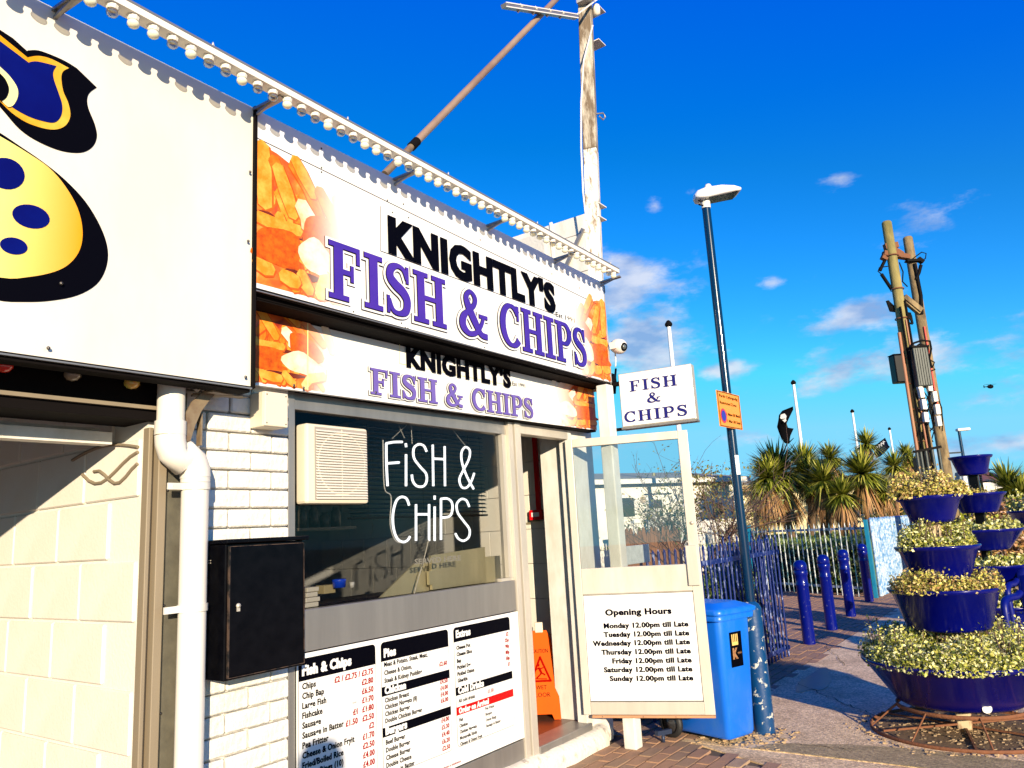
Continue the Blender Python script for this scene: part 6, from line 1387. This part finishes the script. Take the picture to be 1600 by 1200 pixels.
def plants(parent,c,z,R1,n,hgt,rnd,m=None,lumps=9,inner=.0,size=.032,over=.04):
    lf=MB(); tw=MB(); c=Vector(c)
    L_=[(rnd.uniform(0,6.28),R1*rnd.uniform(max(inner,.35),.92),hgt*rnd.uniform(.6,1.25)) for _ in range(lumps)]
    for i in range(n):
        a0,r0,h0=L_[rnd.randrange(lumps)]
        if rnd.random()<.35: a=rnd.uniform(0,6.28); r=R1*math.sqrt(rnd.uniform(inner**2,1.0)); zz_=rnd.uniform(0,hgt*.55)
        else:
            u=Vector((rnd.gauss(0,1),rnd.gauss(0,1),abs(rnd.gauss(0,1)))).normalized()*rnd.uniform(.75,1.05); rad=R1*.38
            x=r0*math.cos(a0)+u.x*rad; y=r0*math.sin(a0)+u.y*rad; zz_=u.z*h0; r=math.hypot(x,y); a=math.atan2(y,x)
            if r>R1+over: r=R1+over*rnd.random(); zz_*=.6
        q=Vector((c.x+r*math.cos(a),c.y+r*math.sin(a),z+zz_+.0)); leaf(lf,q,size*rnd.uniform(.6,1.3),rnd,Vector((math.cos(a)*.4,math.sin(a)*.4,.8)))
    for i in range(max(8,n//140)):
        a=rnd.uniform(0,6.28); r=R1*rnd.uniform(inner,.9); p=Vector((c.x+r*math.cos(a),c.y+r*math.sin(a),z-.02)); q=p+Vector((rnd.gauss(0,.03),rnd.gauss(0,.03),hgt*rnd.uniform(.8,1.4))); tw.tube([p,p.lerp(q,.5)+Vector((rnd.gauss(0,.01),rnd.gauss(0,.01),0)),q],.003,4,caps=False)
        for k in range(10): leaf(lf,q+Vector((rnd.gauss(0,.02),rnd.gauss(0,.02),rnd.gauss(-.02,.03))),size*rnd.uniform(.6,1.1),rnd)
    tw.build('stems',M_twig,parent); lf.build('foliage',m or M_var,parent)
rq=random.Random(31)
PC=(6.37,-2.175,0)
pn=thing('tiered_planter','near four tier blue planter full of variegated plants on a rusty wheel stand','planter',PC)
# rusty hoop stand
def hoop(mb,c,r,z,w,h_,n=48):
    mb.lathe([(r-w/2,z),(r+w/2,z),(r+w/2,z+h_),(r-w/2,z+h_),(r-w/2,z)],c,n)
b=MB(); hoop(b,PC,.60,.0,.012,.022); b.build('ground_ring',M_rust,pn)
b=MB(); hoop(b,PC,.41,.150,.012,.025); b.build('bowl_ring',M_rust,pn)
for k in range(8):
    a=k*math.pi/4+.35; MB().tube([(PC[0]+.60*math.cos(a),PC[1]+.60*math.sin(a),.02),(PC[0]+.415*math.cos(a),PC[1]+.415*math.sin(a),.165)],.0065,5).build('stand_leg',M_rust,pn)
for k in range(3):
    a=k*math.pi/3+.2; MB().beam((PC[0]-.6*math.cos(a),PC[1]-.6*math.sin(a),.012+k*.013),(PC[0]+.6*math.cos(a),PC[1]+.6*math.sin(a),.012+k*.013),.014,.012).build('ring_spoke',M_rust,pn)
b=MB(); b.box(PC[0]-.045,PC[0]+.045,PC[1]-.045,PC[1]+.045,0,1.55); b.build('centre_post',M_wp,pn,bevel=.01)
pot(pn,PC,.485,.595,.30,.41,name='lowest_bowl'); plants(pn,PC,.45,.58,27000,.21,rq,lumps=30,inner=.1,size=.025,over=.05)
pot(pn,PC,.955,.355,.285,.27); plants(pn,PC,.93,.34,6500,.13,rq,M_var2,lumps=10,inner=.3,size=.024)
pot(pn,PC,1.245,.268,.25,.185); plants(pn,PC,1.22,.255,6500,.16,rq,M_var,lumps=9,inner=.2,size=.024)
pot(pn,PC,1.60,.212,.19,.145); plants(pn,PC,1.59,.235,5500,.16,rq,M_var2,lumps=8,size=.024,over=.06)
b=MB(); b.lathe([(.0001,.002),(.022,.0015),(.030,0)],(PC[0]-.385,PC[1]-.19,.225),12,ax=(-.9,-.42,-.2)); b.add([],[]); b.build('paint_chip',M_panelw,pn)
PC2=(10.35,-2.15,0)
p2=thing('tiered_planter','farther four tier blue planter with an empty top pot on a dark pole','planter',PC2)
b=MB(); hoop(b,PC2,.60,.0,.012,.022); b.build('ground_ring',M_rust,p2)
for k in range(8):
    a=k*math.pi/4+.35; MB().tube([(PC2[0]+.60*math.cos(a),PC2[1]+.60*math.sin(a),.02),(PC2[0]+.415*math.cos(a),PC2[1]+.415*math.sin(a),.165)],.008,5).build('stand_leg',M_rust,p2)
b=MB(); b.box(PC2[0]-.05,PC2[0]+.05,PC2[1]-.05,PC2[1]+.05,0,.85); b.build('centre_post',mat('varnished post',(.36,.16,.05),.5),p2,bevel=.01)
b=MB(); b.box(PC2[0]-.05,PC2[0]+.05,PC2[1]-.05,PC2[1]+.05,.851,2.0); b.build('centre_pole',M_blackp,p2,bevel=.01)
pot(p2,PC2,.44,.58,.25,.41); plants(p2,PC2,.40,.56,4500,.18,rq,lumps=14,inner=.3,size=.05)
pot(p2,PC2,.86,.42,.24,.28); plants(p2,PC2,.84,.40,1800,.12,rq,M_var,lumps=9,inner=.3,size=.045)
pot(p2,PC2,1.25,.40,.23,.25); plants(p2,PC2,1.23,.37,1700,.14,rq,M_var,lumps=9,inner=.3,size=.045)
pot(p2,PC2,1.655,.285,.22,.19); plants(p2,PC2,1.65,.2,160,.06,rq,M_var2,lumps=3,size=.03)
pot(p2,PC2,2.085,.215,.22,.15)
# third planting to the right, cropped by the frame
PC3=(11.0,-3.12,0); p3=thing('round_planter','leafy blue bowl planter cropped at the right edge behind the blue chairs','planter',PC3)
pot(p3,PC3,.78,.50,.26,.36); plants(p3,PC3,.76,.48,2600,.2,rq,M_var,lumps=9,size=.05); b=MB(); b.box(PC3[0]-.05,PC3[0]+.05,PC3[1]-.05,PC3[1]+.05,0,.52); b.build('centre_post',M_wp,p3)
PC4=(12.4,-2.6,0); p4=thing('low_planter','small blue planter with variegated leaves behind the farther tiered planter','planter',PC4)
pot(p4,PC4,1.42,.30,.2,.22); plants(p4,PC4,1.41,.28,1300,.22,rq,M_var,lumps=6,size=.05); b=MB(); b.box(PC4[0]-.05,PC4[0]+.05,PC4[1]-.05,PC4[1]+.05,0,1.22); b.build('centre_post',M_wp,p4)
# blue moulded chairs between the planters
M_ch=mat('blue chair plastic',(.0008,.005,.16),.42,spec=.3)
def chair(x,y,rot,label,scale=1.0):
    t=thing('plastic_chair',label,'chair',(x,y,0),rot,'blue moulded plastic chairs')
    def arm(sx):
        b=MB(); pts=[(sx*.27,-.24,.0),(sx*.275,-.25,.30),(sx*.28,-.26,.56),(sx*.28,-.22,.655),(sx*.275,-.10,.68),(sx*.265,.12,.675),(sx*.25,.22,.70)]; b.tube([Vector(p) for p in smooth3(pts)],.032,10); return b.build('arm',M_ch,t,world=False)
    arm(1);arm(-1)
    b=MB(); b.add([( .25*i,-.24+.42*j,.42-.03*j) for j in (0,1) for i in (-1,1)]+[(.25*i,-.24+.42*j,.40-.03*j) for j in (0,1) for i in (-1,1)],[(0,1,3,2),(4,6,7,5),(0,4,5,1),(2,3,7,6),(0,2,6,4),(1,5,7,3)]); b.build('seat',M_ch,t,world=False,bevel=.01)
    b=MB(); rows=[]
    for j in range(7):
        zz_=.40+j*.075; y_=.19+.09*(j/6); rows.append([(math.sin(u*.6)*.42,y_-.05*(u*u),zz_+(.03 if j==6 else 0)*(1-u*u)) for u in (-1,-.66,-.33,0,.33,.66,1)])
    v=[p for r in rows for p in r]; b.add(v,[(i*7+k,i*7+k+1,(i+1)*7+k+1,(i+1)*7+k) for i in range(6) for k in range(6)],True); o=b.build('backrest',M_ch,t,world=False); s_=o.modifiers.new('solid','SOLIDIFY'); s_.thickness=.02
    for sx in (-1,1):
        b=MB(); b.tube([(sx*.235,.20,.38),(sx*.26,.27,.0)],[.026,.02],8); b.build('leg',M_ch,t,world=False); 
    b=MB(); b.box(-.24,.24,-.25,-.225,.14,.40); b.build('front_apron',M_ch,t,world=False,bevel=.01)
    return t
def smooth3(pts,n=4):
    P=[pts[0]]+pts+[pts[-1]]; o=[]
    for i in range(1,len(P)-2):
        for k in range(n):
            t=k/n; o.append(tuple(.5*((2*P[i][j])+(-P[i-1][j]+P[i+1][j])*t+(2*P[i-1][j]-5*P[i][j]+4*P[i+1][j]-P[i+2][j])*t*t+(-P[i-1][j]+3*P[i][j]-3*P[i+1][j]+P[i+2][j])*t**3) for j in range(3)))
    o.append(pts[-1]); return o
q=look(1583,905,6.8); chair(q.x+.15,q.y-.22,R_(-100),'near blue moulded plastic chair behind the lowest bowl at the right edge')
q=look(1596,860,8.0); chair(q.x+.1,q.y-.12,R_(-95),'second blue moulded plastic chair farther back at the right edge')
# ================================================================== distance
fl_=look(1498,672,28.5); t=thing('lamp_post','distant street lamp on a dark column above the farther planter','street lamp',(fl_.x,fl_.y,0))
b=MB(); b.tube([(fl_.x,fl_.y,0),(fl_.x,fl_.y,fl_.z-.03)],[.09,.05],10); b.build('column',M_lp,t); b=MB(); b.beam(fl_-rt*.08,fl_+Vector((rt.x,rt.y,0))*.40+DT(.02),.2,.10); b.build('lamp_head',M_white,t,bevel=.03)
q=look(1491,742,22); bo=thing('blue_grey_banner','blank grey blue banner panel on a white frame behind the telegraph poles','banner',(q.x,q.y,0))
aa,bb2,cc2,dd2=look(1481,768,22),look(1509,768,22),look(1504,722,22),look(1478,720,22); MB().prism([aa,bb2,cc2,dd2],FWD*.05).build('panel',mat('grey blue panel',(.20,.28,.36),.5),bo); 
b=MB(); b.tube([look(1476,712,22),Vector((aa.x,aa.y,0))],.04,6); b.build('upright',M_cabg,bo); b=MB(); p=look(1505,735,21.8); b.tube([Vector((p.x,p.y,0)),p],.07,8); b.build('white_leg',M_fp,bo)
q1v,q2v=look(1468,709,21),look(1500,707,21.5); b=MB(); b.beam(q1v,q2v,.08,.04); b.build('overhead_bar',M_cabg,bo)
M_roofr=mat('red brown roof',(.22,.07,.05),.8,var=(.12,.05,.04),scale=1)
for k,(x0,x1,yt,ye_,d,lab) in enumerate(((1535,1575,742,752,60,'distant low house with a dark red roof above the farther planter'),(1566,1640,752,760,75,'far pale house with a brown roof at the right edge'))):
    a=look(x0,ye_,d); c=look(x1,ye_,d); r_=look((x0+x1)/2,yt,d).z; t=thing('distant_house',lab,'house',(a.x,a.y,0)); a0=Vector((a.x,a.y,0)); c0=Vector((c.x,c.y,0)); u_=(c0-a0).normalized(); n_=Vector((-u_.y,u_.x,0)); n_=n_ if n_.dot(FWD)>0 else -n_
    MB().prism([a0,c0,c0+DT(c.z),a0+DT(c.z)],n_*6).build('wall',M_rend,t); MB().prism([a0-n_*.2-u_*.2+DT(a.z+.01),a0+n_*3-u_*.2+DT(r_+.5),a0+n_*6.2-u_*.2+DT(a.z+.01)],(c0-a0)+u_*.4).build('roof',M_roofr,t)
    m_=a0.lerp(c0,.4)-n_*.02; fr=MB().obox(m_+DT(a.z*.6),u_*.5,n_*.03,(0,0,.45)).build('window',M_white,t); MB().obox(m_-n_*.04+DT(a.z*.6),u_*.42,n_*.005,(0,0,.37)).build('pane',M_win,fr)
q=look(1548,745,40); b=MB(); [b.beam(look(1535,732+dy,40),look(1560,735+dy*1.2,40),.05,.05) for dy in (0,9)]; [b.lathe([(.0001,.12),(.10,.05),(.10,-.05),(.0001,-.12)],look(x,y,40),8) for x,y in ((1538,731),(1543,734),(1549,741))]; b.tube([look(1530,732,40),Vector((look(1530,732,40).x,look(1530,732,40).y,0))],.06,6)
tag(b.build('festoon_frame',M_cab),'thin dark frame carrying lamps behind the farther planter','frame')
# thick dry bushes right of the far planter
bu=look(1578,815,14.5); t=thing('dry_bush','orange brown bush at the right edge beneath the yellow palm','bush',(bu.x,bu.y,0)); b=MB(); leafball(b,(bu.x,bu.y,.9),.9,.9,.75,5200,.09,random.Random(4),shell=.3); b.build('foliage',leafmat('dry bush leaf',[(.10,.05,.02),(.32,.15,.05),(.42,.22,.06),(.20,.18,.04),(.5,.3,.2)]),t); MB().tube([(bu.x,bu.y,0),(bu.x,bu.y,.9)],.05,6).build('stem',M_twig,t)
bu=look(1500,800,20); t=thing('green_bush','spiky green bush between the telegraph poles and the farther planter','bush',(bu.x,bu.y,0)); b=MB(); rb=random.Random(14)
for i in range(420):
    a=rb.uniform(0,6.28); rr_=rb.uniform(0,1.1); p=Vector((bu.x+rr_*math.cos(a),bu.y+rr_*math.sin(a),.6)); blade(b,p,Vector((rb.gauss(0,.25),rb.gauss(0,.25),1)),rb.uniform(.9,1.7),.06,.05,rb)
b.build('foliage',M_pl,t); MB().tube([(bu.x,bu.y,0),(bu.x,bu.y,.7)],.06,6).build('stem',M_twig,t)
b=MB(); rt2=random.Random(77)
for i in range(16000):
    x=rt2.uniform(28,75); s=rt2.uniform(-.2,1.6); p=Vector((x,.5+rt2.uniform(0,2),rt2.uniform(.1,1.9)*(1+.2*math.sin(x)))); leaf(b,p,rt2.uniform(.12,.3),rt2)
tag(b.build('far_hedge',M_hedge,kind='stuff'),'dark band of far hedging beyond the palms along the path','hedge')
# the photographer, standing just behind the camera; only the shadow reaches the picture
_P=hitp(500,1206,1,-.03); _t=(_P.y+3.42)/SUND.y; HP=_P-SUND*_t; print('head',HP)
per=thing('person','person in a dark coat standing behind the camera with both hands raised to a phone','person',(HP.x,HP.y,0))
M_coat=mat('dark coat',(.02,.02,.03),.9,bump=.3); M_skin=mat('skin',(.5,.3,.2),.5); M_hair=mat('brown hair',(.05,.03,.015),.7)
def skinned(name,verts,edges,radii,m,par):
    me=bpy.data.meshes.new(name); me.from_pydata([tuple(WM[par.name].inverted()@Vector(v)) for v in verts],edges,[]); me.materials.append(m); o=bpy.data.objects.new(name,me); COL.objects.link(o); o.parent=par
    o.modifiers.new('skin','SKIN'); sv=me.skin_vertices[0].data
    for i,r in enumerate(radii): sv[i].radius=(r,r)
    sv[0].use_root=True; s_=o.modifiers.new('sub','SUBSURF'); s_.levels=1; s_.render_levels=2; return o
h=HP; gz=lambda x,y,z:(h.x+x,h.y+y,z)
hh=h.z
V_=[gz(0,-.05,hh-.72),gz(0,-.04,hh-.5),gz(0,-.03,hh-.30),gz(0,0,hh-.17),gz(0,0,hh-.10),gz(0,.01,hh),gz(0,.01,hh+.07),
 gz(.19,-.02,hh-.30),gz(.30,.08,hh-.46),gz(.16,.26,hh-.22),gz(.10,.31,hh-.13),gz(-.19,-.02,hh-.30),gz(-.30,.08,hh-.46),gz(-.14,.26,hh-.22),gz(-.08,.31,hh-.13),
 gz(.10,-.05,hh-.80),gz(.11,-.02,.48),gz(.11,-.05,.09),gz(.11,.10,.05),gz(-.10,-.05,hh-.80),gz(-.11,-.02,.48),gz(-.11,-.05,.09),gz(-.11,.10,.05)]
E_=[(0,1),(1,2),(2,3),(3,4),(4,5),(5,6),(2,7),(7,8),(8,9),(9,10),(2,11),(11,12),(12,13),(13,14),(0,15),(15,16),(16,17),(17,18),(0,19),(19,20),(20,21),(21,22)]
skinned('body',V_,E_,[.16,.15,.15,.07,.06,.095,.075,.08,.055,.04,.035,.08,.055,.04,.035,.10,.065,.045,.04,.10,.065,.045,.04],M_coat,per)
b=MB(); b.lathe([(.0001,.14),(.07,.125),(.105,.06),(.108,0),(.09,-.06)],(h.x,h.y-.01,h.z),16); b.build('hair',M_hair,per)
# helicopter, a speck in the sky
hc=look(1548,604,250); t=thing('helicopter','tiny dark helicopter far away in the sky right of the telegraph poles','helicopter',hc); ru=Vector((rt.x,rt.y,0)).normalized()
b=MB(); b.lathe([(.0001,-.9),(.5,-.6),(.7,0),(.55,.7),(.15,1.2),(.08,2.2),(.0001,2.25)],hc,12,ax=-ru); b.build('fuselage',M_cab,t); b=MB(); b.beam(hc-ru*2.0+DT(.75),hc+ru*2.0+DT(.75),.2,.04); b.beam(hc-FWD*2.0+DT(.76),hc+FWD*2.0+DT(.76),.2,.04,(0,0,1)); b.tube([hc+DT(.5),hc+DT(.8)],.08,6); b.build('rotor',M_cab,t); b=MB(); b.beam(hc-ru*2.2+DT(-.3),hc-ru*2.2+DT(.5),.3,.06,(1,0,0)); b.build('tail_fin',M_cab,t)
# loose stones round the planter ring and along the kerb edge
b=MB(); rs=random.Random(2)
for i in range(900):
    if i<500: a=rs.uniform(0,6.28); r=rs.uniform(.05,.58); p=Vector((PC[0]+r*math.cos(a),PC[1]+r*math.sin(a),.002))
    elif i<700: a=rs.uniform(0,6.28); r=.64+abs(rs.gauss(0,.05)); p=Vector((PC[0]+r*math.cos(a),PC[1]+r*math.sin(a),.002))
    else: p=Vector((rs.uniform(5.34,5.9),rs.uniform(-1.2,-.6),.002))
    s=rs.uniform(.003,.011); b.obox(p+Vector((0,0,s*.4)),Vector((s,rs.uniform(-.4,.4)*s,0)),Vector((-rs.uniform(-.4,.4)*s,s*.8,0)),(0,0,s*.5))
tag(b.build('gravel',mat('loose stone',(.50,.36,.20),.9,var=(.25,.13,.06),scale=30),kind='stuff'),'loose gravel and dead leaves scattered under the near planter and by the lamp base','gravel')
b=MB(); b.lathe([(.0001,.003),(.57,.003)],(PC[0],PC[1],.002),36); o=b.build('leaf_litter',mat('damp litter',(.17,.10,.045),.95,var=(.08,.05,.025),scale=14,bump=.6),kind='stuff'); tag(o,'brown leaf litter inside the rusty ring','leaf litter')
